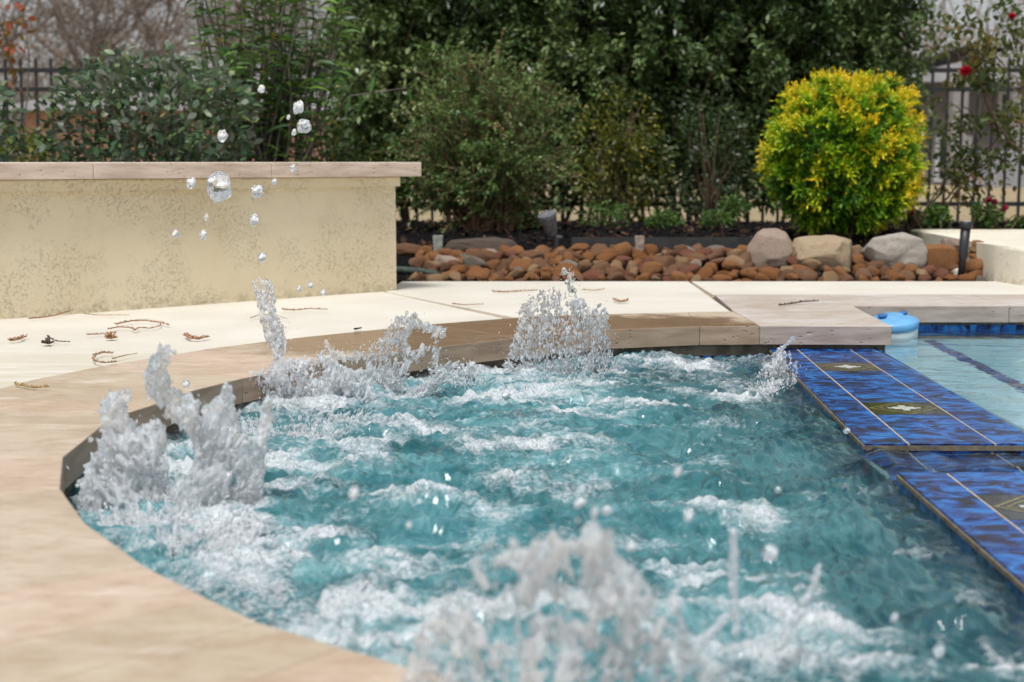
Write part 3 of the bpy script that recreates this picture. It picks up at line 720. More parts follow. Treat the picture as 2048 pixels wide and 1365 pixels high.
PE = [(800, 1420), (830, 1290), (862, 1240), (900, 1185), (938, 1132), (958, 1092), (990, 1076), (1030, 1088), (1058, 1104), (1080, 1062), (1110, 1078), (1140, 1092), (1188, 1048), (1218, 1052),
      (1232, 1082), (1244, 1110), (1264, 1140), (1290, 1162), (1338, 1182), (1364, 1204), (1372, 1290), (1424, 1322), (1490, 1420)]
splash('large out of focus splash nearest the camera at the bottom edge', [PE], 1.16, 95, .020, (.0015, .0050), .0020, M['splash_soft'], (0, 0, 1), org=(1090, 1700), strc=2.6, mist=170, msz=.6, extra=[[(1360, 1300), (1400, 1250), (1440, 1215), (1490, 1200), (1540, 1240), (1600, 1230), (1680, 1330), (1700, 1420), (1360, 1420)], [(760, 1420), (800, 1300), (860, 1230), (940, 1170), (980, 1420)]], seed=11, clear=.1, bendy=.03, smooth=4, den=(.22, 1.4))
PF = [(1490, 778), (1515, 748), (1538, 722), (1556, 706), (1578, 704), (1592, 724), (1598, 752), (1590, 772), (1540, 786)]
splash('low white froth breaking against the far end of the blue tiles', [PF], 3.42, 700, .025, (.0018, .0055), .0021, M['splash'], (0, 0, 1), org=(1540, 860), strc=1.0, mist=1200, seed=13, clear=.2, bendy=.02)
PG = [(900, 772), (908, 742), (922, 728), (940, 722), (956, 730), (968, 752), (972, 772)]
splash('small rounded hump of foam under the coping left of the dome', [PG], 3.45, 700, .03, (.0018, .0055), .0021, M['splash'], (0, 0, 1), org=(935, 860), strc=.8, mist=1200, seed=15, clear=.1, bendy=.02)
def chain(label, pts, Y0, r, seed):
    g = np.random.default_rng(seed); pts = np.array(pts, float); s = np.linspace(0, len(pts) - 1, len(pts) * 6)
    p = np.stack([np.interp(s, range(len(pts)), pts[:, k]) for k in (0, 1)], 1) + g.normal(0, 1.2, (len(s), 2))
    c = np.array([V(u, v, Y0) for u, v in p]); rad = r * (.55 + .6 * g.random(len(c)))
    v, f = blobs(c, rad, 1 + g.random(len(c)), np.array([[.1, 0, 1]]) + g.normal(0, .3, (len(c), 3)))
    me = remesh('water_strand', v, f, .0014, M['splash_clear'], .0006, 120, smooth=1)
    tag(link('water_strand', me, M['splash_clear'], None, True), label, 'water strand', 'strands of falling water near the camera')
chain('upright beaded strand of water right of the nearest splash', [(1466, 1060), (1468, 1110), (1464, 1160), (1470, 1210), (1474, 1262)], 1.42, .0055, 1)
chain('slanting beaded strand of water, tilted to the right at its top', [(1636, 1138), (1624, 1175), (1606, 1215), (1575, 1265), (1552, 1300)], 1.42, .0055, 2)
chain('short leaning strand of water at the foot of the upright strand', [(1462, 1230), (1440, 1248), (1412, 1278), (1385, 1300)], 1.42, .0055, 3)
chain('small white flick of water above the far end of the blue tiles', [(1586, 676), (1580, 684), (1572, 692), (1560, 700), (1546, 712), (1536, 724)], 3.72, .005, 4)

# single drops in the air: pixel, width, height, slant, distance, label
def drop(u, v, wpx, hpx, Y0, label, seed, group='drops of water in the air'):
    bm = bmesh.new(); bmesh.ops.create_icosphere(bm, subdivisions=4, radius=1)
    k = Y0 / F; c = V(u, v, Y0)
    for q in bm.verts:
        n = mnoise.noise(q.co * 1.3 + Vector((seed * 3.1, 0, 0))) * .28 + mnoise.noise(q.co * 3.5 + Vector((seed, 5, 0))) * .10
        q.co *= 1 + n
        q.co = Vector((q.co.x * wpx / 2 * k, q.co.y * wpx / 2.2 * k, q.co.z * hpx / 2 * k))
        q.co.x += q.co.z * .12
    o = bm_obj('water_drop', bm, M['drop'], None, True); o.location = c
    return tag(o, label, 'water drop', group)
DR = [(440, 374, 50, 58, 'largest blob of water falling in front of the wall cap'),
      (597, 215, 22, 27, 'round white drop above the wall cap, upper of the bright pair'), (608, 253, 27, 28, 'round white drop above the wall cap, lower of the bright pair'),
      (523, 178, 14, 17, 'highest drop of water, in front of the long leaved shrub'), (445, 272, 20, 24, 'lone drop in front of the grey green shrub above the wall cap'),
      (588, 265, 9, 14, 'tiny drop just left of the lower bright drop'), (577, 235, 7, 10, 'tiny drop beneath the left side of the upper bright drop'),
      (382, 366, 19, 21, 'small drop just left of the largest falling blob'), (513, 383, 25, 25, 'wide drop just right of the largest falling blob'),
      (549, 364, 10, 14, 'small drop on the shadow line under the wall cap'), (585, 336, 11, 14, 'small drop in front of the wall cap edge'),
      (413, 435, 9, 13, 'small drop directly under the largest falling blob'), (508, 440, 19, 22, 'drop in front of the stucco below the wide drop'),
      (351, 468, 13, 17, 'lower left drop in front of the stucco, left of its twin'), (406, 470, 14, 20, 'lower left drop in front of the stucco, right of its twin'),
      (524, 515, 15, 19, 'drop just above the upright water jet'), (598, 577, 9, 13, 'left drop of three at the foot of the stucco wall'),
      (622, 570, 11, 14, 'middle drop of three at the foot of the stucco wall'), (646, 585, 12, 13, 'right drop of three at the foot of the stucco wall'),
      (372, 768, 15, 16, 'drop in front of the travertine above the left splash'), (153, 874, 8, 9, 'faint drop over the travertine left of the tall splash'),
      (446, 838, 9, 20, 'drop in front of the coping edge beside the tall splash')]
for i, (u, v, a, b, l) in enumerate(DR): drop(u, v, a, b, 2.75 if v < 600 else 2.5, l, i)
DN = [(1356, 942, 20, 34, 'blurred drop highest over the middle of the spa'), (1160, 1005, 32, 26, 'blurred flat drop left of its brighter twin above the nearest splash'), (1213, 1020, 24, 24, 'bright blurred drop above the peak of the nearest splash'),
      (1378, 1030, 28, 34, 'large round blurred drop between the nearest splash and the strands'), (1262, 1092, 26, 32, 'blurred drop touching the right shoulder of the nearest splash'),
      (1540, 1105, 40, 42, 'big faint blurred drop right of the upright strand'), (1382, 1135, 20, 26, 'blurred drop left of the upright strand'), (1556, 979, 14, 14, 'small blurred drop before the blue tile corner'),
      (1788, 1236, 18, 28, 'blurred drop at the lower right near the tiles'), (1878, 1300, 28, 42, 'largest blurred drop at the bottom right corner'), (708, 985, 24, 34, 'blurred drop over the left part of the spa'), (818, 1050, 14, 20, 'small blurred drop over the left middle foam')]
for i, (u, v, a, b, l) in enumerate(DN): drop(u, v, a * .8, b * .8, 1.38, l, 40 + i, 'blurred drops close to the camera')
DM = [(1010, 790, 14, 10, 'bright bead on the water below the dome'), (1693, 862, 13, 13, 'white bead resting on the tile edge by the notch')]
for i, (u, v, a, b, l) in enumerate(DM): drop(u, v, a, b, 3.1 if i == 0 else 2.66, l, 70 + i, 'beads on the spa edge')

# ------------------------------------------------------------------ bench wall
bw = thing('bench_wall', 'cream stucco garden wall with a pale travertine cap', 'wall')
A = np.array(G(0, 638)); B = np.array(G(793, 580)); D = (B - A) / np.linalg.norm(B - A); Nn = np.array((-D[1], D[0]))
A2 = A - D * 4.2
bm = bmesh.new(); add_slab(bm, [tuple(A2), tuple(B), tuple(B + Nn * .36), tuple(A2 + Nn * .36)], -.1, .398)
bm_obj('stucco_body', bm, M['stucco'], bw)
bm = bmesh.new(); e = .024; add_slab(bm, [tuple(A2 - Nn * e), tuple(B - Nn * e + D * .006), tuple(B + Nn * .37 + D * .006), tuple(A2 + Nn * .37)], .365, .3985, .006)
bm_obj('soffit_band', bm, M['stucco'], bw)
bm = bmesh.new(); A3 = A - Nn * .055; B3 = B - Nn * .055 + D * .075
L = np.linalg.norm(B3 - A2); cuts = np.arange(L, 0, -.61)
for s0, s1_ in zip(cuts[1:], cuts):
    p, q = A2 - Nn * .055 + D * s0, A2 - Nn * .055 + D * (s1_ - .0012); add_slab(bm, [tuple(p), tuple(q), tuple(q + Nn * .47), tuple(p + Nn * .47)], .3995, .4485, .003)
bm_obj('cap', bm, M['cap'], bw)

# ------------------------------------------------------------------ planting bed
gxx = np.concatenate([np.linspace(-8, -.7, 40), np.linspace(-.6, 2.4, 90), np.linspace(2.5, 8, 30)]); gyy = np.concatenate([np.linspace(YB + .004, 6.4, 40), np.linspace(6.45, 9.9, 60)])
XX, YY = np.meshgrid(gxx, gyy)
def bed_z(x, y):
    x = np.asarray(x, float); y = np.asarray(y, float)
    return -.02 + .075 * sstep(YB, 5.9, y) + .055 * sstep(5.9, 7.0, y) - .08 * sstep(7.8, 9.3, y) + .012 * fbm(x * 4, y * 4, seed=31, o=3)
ZZ = bed_z(XX, YY); k = len(gxx)
ii = (np.arange(len(gyy) - 1)[:, None] * k + np.arange(k - 1)[None]).ravel()
n = N('black_mulch'); f_ = n.noise(55, 5, .7, n.map((1, .6, 1))); c_ = n.ramp(f_, [(.35, (.004, .004, .005)), (.6, (.010, .009, .009)), (.8, (.028, .020, .016))])
M['mulch'] = n.done(n.pbr(c_, .85, spec=.08, nrm=n.bump(f_, 1., .03)))
bed = tag(link('mulch_bed', fastmesh('mulch_bed', np.stack([XX.ravel(), YY.ravel(), ZZ.ravel()], 1), np.stack([ii, ii + 1, ii + k + 1, ii + k], 1)), M['mulch'], None, True), kind='structure')
bm = bmesh.new(); add_slab(bm, [(-.42, YB - .002), (-.47, 5.02), (-4.6, 1.46), (-8, 1.46), (-8, YB + .05), (-.42, YB + .05)], -.12, -.03)
tess(bm); tag(bm_obj('bed_soil', bm, M['mulch']), kind='structure')
# chips of bark lying on the mulch
g = np.random.default_rng(77); m_ = 5200
cx = g.uniform(-1.2, 3.2, m_); cy = 5.9 + g.random(m_) ** 1.3 * 3.0; cz = bed_z(cx, cy) + .004
ang = g.uniform(0, 6.28, m_); ln = g.uniform(.006, .024, m_); wd = ln * g.uniform(.2, .5, m_); tl_ = g.normal(0, .4, m_)
ax = np.stack([np.cos(ang), np.sin(ang), tl_], 1) * ln[:, None]; ay = np.stack([-np.sin(ang), np.cos(ang), g.normal(0, .5, m_)], 1) * wd[:, None]; c0 = np.stack([cx, cy, cz], 1)
top = np.stack([c0 - ax - ay, c0 + ax - ay * .6, c0 + ax * .9 + ay, c0 - ax * .8 + ay], 1); th = np.array([0, 0, .004])
vv = np.concatenate([top + th, top - th], 1).reshape(-1, 3); b_ = (np.arange(m_) * 8)[:, None]
ff = np.concatenate([b_ + np.array([[0, 1, 2, 3]])] + [b_ + np.array([[i, 4 + i, 4 + (i + 1) % 4, (i + 1) % 4]]) for i in range(4)])
n = N('mulch_chips'); c_ = n.ramp(n.attr('rnd'), [(0, (.005, .005, .006)), (.7, (.012, .010, .010)), (.93, (.05, .026, .016)), (1, (.20, .11, .07))]); M['chips'] = n.done(n.pbr(c_, .8, spec=.1))
tag(link('mulch_chips', fastmesh('mulch_chips', vv, ff, {'rnd': np.repeat(g.random(m_), 8)}), M['chips']), kind='stuff')

def m_stone(name, a, b, c):
    n = N(name); oi = n.new('ShaderNodeObjectInfo').outputs['Random']; f = n.noise(22, 5, .6); q = n.noise(90, 4, .6)
    base = n.mix(n.rng(n.math('ADD', n.math('MULTIPLY', f, .8), n.math('MULTIPLY', oi, .3)), .35, .8), a, b)
    base = n.mix(n.math('MULTIPLY', n.rng(n.noise(9, 3, .5, None, 1), .52, .7), .6), base, c)
    return n.done(n.pbr(base, .6, spec=.25, nrm=n.bump(n.math('ADD', f, n.math('MULTIPLY', q, .45)), .7, .012)))
STN = {'rust orange': m_stone('stone_rust', (.22, .088, .028), (.31, .145, .058), (.14, .062, .03)), 'brown': m_stone('stone_brown', (.15, .073, .036), (.23, .122, .068), (.10, .054, .034)),
       'tan': m_stone('stone_tan', (.26, .16, .08), (.34, .225, .13), (.21, .105, .05)), 'dark red': m_stone('stone_red', (.15, .058, .034), (.21, .085, .05), (.10, .05, .036)),
       'grey': m_stone('stone_grey', (.18, .15, .12), (.27, .23, .195), (.13, .095, .07)), 'pale pink': m_stone('stone_pale', (.32, .235, .18), (.42, .33, .265), (.25, .165, .11))}
def stone_mesh(seed, sub=3, rough=.27, flat=1., facets=6):
    bm = bmesh.new(); bmesh.ops.create_icosphere(bm, subdivisions=sub, radius=1); o = Vector((seed * 7.7, seed * 1.3, 2))
    for v in bm.verts:
        d = 1 + rough * mnoise.noise(v.co * .9 + o) * 1.4 + rough * .5 * mnoise.noise(v.co * 2.1 + o) + rough * .18 * mnoise.noise(v.co * 5 + o)
        v.co *= d; v.co.z *= flat
    rr_ = random.Random(seed * 13 + 5)
    for _ in range(facets):
        q = Vector((rr_.gauss(0, 1), rr_.gauss(0, 1), rr_.gauss(0, .8))).normalized(); lim = rr_.uniform(.52, .82)
        for v in bm.verts:
            e = v.co.dot(q) - lim
            if e > 0: v.co -= q * e * .86
    for v in bm.verts: v.co *= 1 + .035 * mnoise.noise(v.co * 4 + o) + .02 * mnoise.noise(v.co * 9 + o)
    me = bpy.data.meshes.new('river_stone'); bm.to_mesh(me); bm.free(); me.polygons.foreach_set('use_smooth', np.ones(len(me.polygons), bool)); return me
SM = {(c, k): None for c in STN for k in range(9)}
proto = [stone_mesh(k + 1) for k in range(9)]
for (c, k) in SM: me = proto[k].copy(); me.materials.append(STN[c]); SM[(c, k)] = me
g = np.random.default_rng(21); spots = []; cols = list(STN); wts = [.42, .33, .10, .09, .04, .02]
def zone(x):
    return ('at the bench wall' if x < .1 else 'below the feathery bush' if x < .55 else 'mid bed' if x < 1.05 else 'by the pale boulders')
BOUL = [(1540, 520, 92, 62), (1649, 512, 130, 78), (1789, 508, 122, 80), (1880, 517, 74, 58)]
bx = []
for (u, v, w_, h_) in BOUL: c = V(u, v, 5.72); bx.append((c[0], w_ * 5.72 / F / 2))
srt = []
for row, yy in enumerate(np.arange(5.455, 5.93, .056)):
    x = -.42 + g.uniform(0, .05)
    while x < 1.80:
        r = g.uniform(.021, .041) * (1.0 if row else .9) * (1.3 if g.random() < .12 else 1)
        xx, yy2 = x + r, yy + g.normal(0, .014); x += r * g.uniform(1.75, 2.1)
        if yy2 > 5.62 and any(abs(xx - b) < w_ * .85 for b, w_ in bx) and yy2 < 5.9: continue
        if len(srt) >= 298: continue
        srt.append((xx, max(yy2, YB + .02 + r * .8), r))
for (xx, yy2, r) in srt:
    c = cols[g.choice(6, p=wts)]; k = int(g.integers(0, 9))
    o = bpy.data.objects.new('river_stone', SM[(c, k)]); col.objects.link(o)
    o.scale = (r * g.uniform(1., 1.35), r * g.uniform(.8, 1.1), r * g.uniform(.62, .88)); o.location = (xx, yy2, float(bed_z(xx, yy2)) + r * .42 + g.uniform(0, .012))
    o.rotation_euler = (g.normal(0, .3), g.normal(0, .3), g.uniform(0, 6.28))
    rowt = 'along the deck edge' if yy2 < 5.53 else 'behind the front row' if yy2 < 5.74 else 'next to the black mulch'
    tag(o, f'{c} river stone {rowt} {zone(xx)}', 'stone', 'river stones in the rock bed')
# boulders
def boulder(u, v, w_, h_, Y0, m, label, seed, pts=None, name='boulder'):
    k = Y0 / F; me = stone_mesh(seed, 5, .26, 1., 11); me.name = 'boulder'
    c = V(u, v, Y0); o = link(name, me, m); o.location = c
    for q in me.vertices:
        x, y, z = q.co; s = 1 / max(abs(x), abs(z), abs(y) * .9, .2) ** .45
        q.co = (x * s * 1.08, y * s * 1.0, z * s * 1.08)
        if pts: q.co.x, q.co.z = pts(q.co.x, q.co.z)
    o.scale = (w_ * k / 2, w_ * k / 2 * .8, h_ * k / 2); return tag(o, label, 'boulder', 'boulders in front of the golden bush')
gb = m_stone('boulder_tan', (.42, .32, .21), (.54, .44, .32), (.30, .22, .14)); gg = m_stone('boulder_grey', (.34, .30, .26), (.46, .42, .37), (.26, .22, .18)); gp = m_stone('boulder_pink', (.34, .25, .19), (.47, .38, .32), (.30, .16, .09))
boulder(1540, 503, 96, 84, 5.78, gp, 'pointed grey pink boulder, leftmost beside the cobbles', 21, lambda x, z: (x * (1.05 - .35 * max(z, 0)) + .1 * z, z))
boulder(1649, 512, 128, 78, 5.72, gb, 'wide tan boulder with a flat top and a hollow in its face', 22)
boulder(1789, 508, 120, 80, 5.72, gg, 'smooth grey boulder on the right of the tan one', 23)
boulder(1879, 518, 72, 60, 5.68, STN['rust orange'], 'rust brown rounded boulder beside the black path light', 24)
boulder(1905, 492, 50, 34, 5.85, STN['pale pink'], 'pale pink rock behind the rust brown boulder', 25)
for i, (u, v, w_, h_, c) in enumerate([(1950, 546, 34, 22, 'brown'), (1948, 529, 46, 18, 'grey'), (1955, 512, 42, 15, 'rust orange'), (1951, 499, 28, 12, 'tan'), (1956, 489, 26, 12, 'rust orange')]):
    o = boulder(u, v, w_, h_ + 3, 5.62 - .0 * i, STN[c], ['brown stone at the bottom of the small stack by the curved wall', 'flat grey stone low in the small stack by the curved wall', 'flat orange stone mid height in the stack by the curved wall',
                                                      'small tan stone near the top of the stack by the curved wall', 'orange stone topping the stack by the curved wall'][i], 30 + i, name='stacked_stone')
    o['group'] = 'small stack of flat stones'; o['category'] = 'stone'
boulder(1917, 548, 22, 22, 5.5, simple('white_stone', (.66, .62, .55), .6), 'small white stone at the foot of the black path light', 37, name='white_stone')
boulder(965, 494, 150, 36, 6.05, m_stone('slab_brown', (.10, .075, .06), (.15, .115, .095), (.07, .05, .04)), 'long dark flat rock behind the cobbles under the feathery bush', 38, name='flat_rock')
boulder(820, 503, 64, 34, 5.95, STN['brown'], 'flat brown rock beside the end of the bench wall', 39, name='flat_rock')
# edging
bm = bmesh.new()
for x in np.arange(.25, 1.15, .3): add_box(bm, x, x + .297, 5.985, 5.991, .04, .135)
tag(bm_obj('bed_edging', bm, simple('dark_edging', (.03, .03, .03), .5)), 'thin dark edging strip between the cobbles and the black mulch', 'edging')
def stake(u, v, w_, h_, label, m):
    Y0 = 5.90; k = Y0 / F; c = V(u, v, Y0); bm = bmesh.new(); a, b = w_ * k / 2, h_ * k / 2
    v8 = [bm.verts.new((x, y, z)) for z, s in ((-b - .04, .62), (b, 1)) for x, y in ((-a * s, -.012), (a * s, -.012), (a * s, .012), (-a * s, .012))]
    for q in ((0, 1, 2, 3), (7, 6, 5, 4), (0, 4, 5, 1), (1, 5, 6, 2), (2, 6, 7, 3), (3, 7, 4, 0)): bm.faces.new([v8[i] for i in q])
    bmesh.ops.recalc_face_normals(bm, faces=bm.faces[:]); bmesh.ops.bevel(bm, geom=bm.edges[:], offset=.002, segments=2, affect='EDGES')
    o = bm_obj('edging_stake', bm, m); o.location = c; tag(o, label, 'stake', 'stakes holding the bed edging')
stake(876, 491, 21, 40, 'pale grey green stake behind the cobbles near the bench wall', simple('stake_grey', (.24, .27, .24), .7, .3, 60))
stake(1279, 487, 20, 30, 'rust stained beige stake in the middle of the bed edge', simple('stake_beige', (.30, .24, .19), .7, .4, 60))
# dark pipe next to the wall
tb = Tubes(8); p = [V(u, v, Y_) for u, v, Y_ in ((770, 540, 5.5), (800, 541, 5.5), (840, 543, 5.5), (872, 548, 5.5), (885, 556, 5.49))]; tb.add(p, .017, .012)
tag(tb.build('dead_branch', simple('mossy_branch', (.03, .045, .035), .7, .4, 60)), 'dark mossy branch lying on the cobbles at the wall end', 'branch')

# spot light and path light
def spot():
    t_ = thing('spot_light', 'small weathered grey garden spot light tilted up beneath the feathery bush', 'spot light', tuple(V(1113, 492, 5.98)))
    m = simple('weathered_grey', (.12, .12, .135), .55, .35, 40)
    Mx = Matrix.Translation((-.012, 0, .035)) @ Matrix.Rotation(math.radians(-17), 4, 'Y') @ Matrix.Rotation(math.radians(14), 4, 'X')
    bm = bmesh.new(); lathe(bm, [(.012, 0), (.020, .012), (.026, .03), (.030, .06), (.037, .085), (.041, .105), (.039, .109), (.034, .104)], 24, 0, Mx); bm_obj('lamp_head', bm, m, t_, True)
    bm = bmesh.new(); lathe(bm, [(.011, -.05), (.011, .028), (.015, .034), (.012, .044)], 14); bm_obj('stake', bm, m, t_, True)
    bm = bmesh.new(); lathe(bm, [(.007, -.028), (.007, .028)], 12, 0, Matrix.Translation((-.004, 0, .035)) @ Matrix.Rotation(math.pi / 2, 4, 'Y')); bm_obj('knuckle', bm, m, t_, True)
spot()
def path_light():
    b0 = V(1921, 560, 5.48); t_ = thing('path_light', 'short black path light post beside the curved wall', 'path light', tuple(b0))
    m = simple('black_metal', (.018, .018, .022), .45, .3, 40, .05); k = 5.48 / F
    Mx = Matrix.Rotation(math.radians(3.5), 4, 'Y')
    bm = bmesh.new(); lathe(bm, [(.013, -.03), (.0135, .08), (.017, .085), (.019, .20)], 20, 0, Mx); bm_obj('post', bm, m, t_, True)
    bm = bmesh.new(); lathe(bm, [(.020, .196), (.025, .202), (.026, .221), (.022, .224)], 24, 0, Mx); bm_obj('cap', bm, m, t_, True)
    bm = bmesh.new(); lathe(bm, [(.0165, .2245), (.0165, .227)], 20, 0, Mx); bm_obj('lens', bm, simple('frosted_lens', (.62, .50, .47), .4), t_, True)
path_light()

# low curved wall on the right
cw = [(1.87, 6.7), (1.855, 6.3), (1.84, 5.9), (1.828, 5.6), (1.838, 5.42), (1.87, 5.24), (1.93, 5.1), (2.04, 4.99), (2.2, 4.93), (2.5, 4.91), (6, 4.91), (6, 6.7)]
bm = bmesh.new(); add_slab(bm, cw, -.05, .135, .012, seg=3); tess(bm)
tag(bm_obj('curved_kerb_wall', bm, M['stucco_w']), 'low off white curved kerb wall at the right edge behind the pool', 'wall')

# chlorine floater
c = V(1786, 672, 4.30); fl = thing('chlorine_floater', 'blue and white floating chlorine dispenser in the pool corner', 'pool floater', (c[0], 4.30, ZP)); fl.rotation_euler = (math.radians(7), math.radians(-4), 0)
bl = simple('blue_plastic', (.14, .37, .64), .35, .12, 20, .02); wp = simple('white_plastic', (.66, .70, .70), .4, .08, 20, .02)
bm = bmesh.new(); lathe(bm, [(.050, -.10), (.055, -.02), (.072, -.004), (.074, .022), (.073, .027)], 40); bm_obj('float_body', bm, wp, fl, True)
bm = bmesh.new(); lathe(bm, [(.074, .0285), (.0765, .031), (.0765, .050), (.074, .0535), (.055, .060), (.034, .0635), (.030, .0695), (.020, .071), (.006, .069)], 40); bm_obj('lid', bm, bl, fl, True)
kb = simple('dark_blue_plastic', (.03, .15, .36), .4)
bm = bmesh.new(); lathe(bm, [(.011, .062), (.011, .069), (.009, .071)], 16, 0, Matrix.Translation((.038, .02, 0))); bm_obj('lid_knob', bm, kb, fl, True)
bm = bmesh.new(); lathe(bm, [(.014, .066), (.015, .0735), (.011, .0745)], 16, 0, Matrix.Translation((-.034, -.01, 0))); bm_obj('lid_knob', bm, kb, fl, True)

# ------------------------------------------------------------------ dry litter on the deck
lm = simple('dry_brown_litter', (.36, .20, .115), .8, .4, 90); lm2 = simple('dry_straw_litter', (.36, .24, .09), .8, .4, 90); lm3 = simple('dark_twig', (.07, .045, .035), .8, .4, 90)
def litter(px, label, m=None, beads=True, r=.0016, name='dry_catkin', blob=None):
    tb = Tubes(5); g = np.random.default_rng(int(px[0][0])); p = np.array([(*G(u, v, .002), .005 + .004 * g.random()) for u, v in px])
    s = np.linspace(0, len(p) - 1, len(p) * 5); q = np.stack([np.interp(s, range(len(p)), p[:, k]) for k in range(3)], 1); q[:, :2] += g.normal(0, .0012, (len(q), 2))
    tb.add(q, r, r * .5)
    if beads:
        for a in q:
            for _ in range(3):
                d = g.normal(0, 1, 3); d[2] = abs(d[2]); tb.add([a, a + d / np.linalg.norm(d) * r * 2.6], r * .75, r * .3)
    if blob is not None:
        c = np.array((*G(*blob), .006))
        for _ in range(16):
            d = g.normal(0, 1, 3); d[2] = abs(d[2]) * .6; tb.add([c, c + d / np.linalg.norm(d) * .012, c + d / np.linalg.norm(d) * .018], .004, .001)
    tag(tb.build(name, m or lm), label, 'dry litter', 'dry plant litter on the deck')
litter([(60, 640), (85, 637), (110, 634), (140, 627)], 'reddish dry leaf strand at the foot of the stucco wall, far left', None, True, .0022)
litter([(166, 631), (200, 633), (230, 634), (258, 633)], 'thin straight straw lying along the wall foot', lm2, False)
litter([(232, 652), (262, 646), (290, 645), (318, 648), (338, 653)], 'long arched brown catkin near the middle of the left deck', None, True, .0022)
litter([(218, 663), (238, 658), (262, 660), (270, 665), (280, 658), (300, 660), (318, 656), (324, 648)], 'wavy brown catkin below the arched one', None, True, .0016)
litter([(176, 674), (200, 671), (220, 672), (232, 670)], 'short stalk with a brown dried flower head', None, True, .0016, blob=(222, 680))
litter([(20, 684), (36, 683), (52, 676)], 'small rust coloured dry leaf at the left edge', None, True, .003)
litter([(95, 676), (100, 682), (115, 686), (140, 688)], 'bent twig with a small brown bud', lm3, True, .0014, blob=(97, 691))
litter([(370, 674), (378, 680), (396, 681), (414, 678)], 'curled dry leaf alone on the deck', None, True, .0032)
litter([(226, 711), (206, 710), (190, 716), (186, 726), (206, 731), (232, 727)], 'C shaped brown catkin touching the travertine joint', None, True, .0019)
litter([(226, 722), (250, 716), (276, 712)], 'thin brown stem beside the C shaped catkin', lm2, False)
litter([(30, 772), (46, 776), (70, 779), (98, 779)], 'straw coloured catkin on the travertine at the far left', lm2, True, .002)
litter([(565, 622), (590, 624), (620, 622), (655, 623)], 'dark brown catkin behind the upright water jet', None, True, .002)
litter([(500, 640), (520, 634), (545, 633), (575, 641)], 'thin curved stem left of the dark catkin', lm2, False)
litter([(710, 661), (724, 658)], 'tiny black twig at the coping joint', lm3, False, .003, 'twig')
litter([(985, 585), (1010, 586), (1040, 585), (1072, 583)], 'dry brown frond on the deck left of the dome splash', None, True, .0024)
litter([(1165, 583), (1190, 584), (1210, 582)], 'pale dry stem on the deck right of the spout', lm2, True, .0016)
litter([(1228, 602), (1240, 606), (1256, 604)], 'small brown leaf on the deck right of the dome splash', None, True, .003)
litter([(1558, 613), (1580, 610), (1605, 608), (1634, 605)], 'forked dark twig on the pale travertine', lm3, True, .0024, 'twig')
litter([(905, 612), (930, 614), (965, 611)], 'brown stem near the deck crack', None, True, .0016)

# ------------------------------------------------------------------ plants
def unit(a): return a / (np.linalg.norm(a, axis=-1, keepdims=True) + 1e-9)
ROW3 = [(0, .12), (.5, 1), (1, .08)]
ROW4 = [(0, .12), (.3, .85), (.65, .9), (1, .08)]
ROWL = [(0, .2), (.25, .9), (.6, .8), (1, .05)]
def leaf_mesh(name, P, D, L, W, rows=ROW3, droop=.15, rnd=None, up=None, g=rng, fold=0):
    n = len(P); D = unit(D); u = g.normal(0, 1, (n, 3)) * .6 + np.array([0, 0, 1.]) if up is None else up
    S = unit(np.cross(D, u)); Nn = np.cross(S, D); L = np.broadcast_to(L, n)[:, None]; W = np.broadcast_to(W, n)[:, None]
    V_ = []
    for t_, w_ in rows:
        c = P + D * L * t_ - Nn * 0 - np.array([0, 0, 1.]) * (droop * t_ * t_) * L
        V_ += [c - S * W * w_ / 2, c + S * W * w_ / 2]
    v = np.stack(V_, 1).reshape(-1, 3); k = 2 * len(rows); b = (np.arange(n) * k)[:, None]
    f = np.concatenate([b + np.array([[2 * r, 2 * r + 1, 2 * r + 3, 2 * r + 2]]) for r in range(len(rows) - 1)])
    r_ = g.random(n) if rnd is None else rnd
    return fastmesh(name, v, f, {'rnd': np.repeat(np.clip(r_, 0, 1), k)})
def clumpy(p, f=3., thr=-.1, seed=0, soft=.3, g=rng):
    d = fbm(p[:, 0] * f, p[:, 1] * f, p[:, 2] * f, seed, 3)
    return g.random(len(p)) < sstep(thr - soft, thr + soft, d)
def ell(n, c, r, pw=.5, g=rng):
    d = unit(g.normal(size=(n, 3))); rr = g.random(n) ** pw
    return np.array(c) + d * rr[:, None] * np.array(r), d, rr
def stems(name, base, tips, m, parent, r0=.006, r1=.002, bend=.1, n=5, g=rng, mid=None):
    tb = Tubes(n)
    for b, t_ in zip(base, tips):
        s = np.linspace(0, 1, 7)[:, None]; L = np.linalg.norm(t_ - b); o = g.normal(0, bend * L, 3)
        tb.add(b + (t_ - b) * s + o * np.sin(s * np.pi) * .5 + np.array([0, 0, .12 * L]) * np.sin(s * np.pi), r0, r1)
    return tb.build(name, m, parent)
BRK = simple('brown_bark', (.13, .085, .055), .85, .35, 40); BRKG = simple('grey_bark', (.15, .125, .105), .9, .3, 40); BRKR = simple('reddish_stem', (.24, .14, .085), .8, .3, 40)

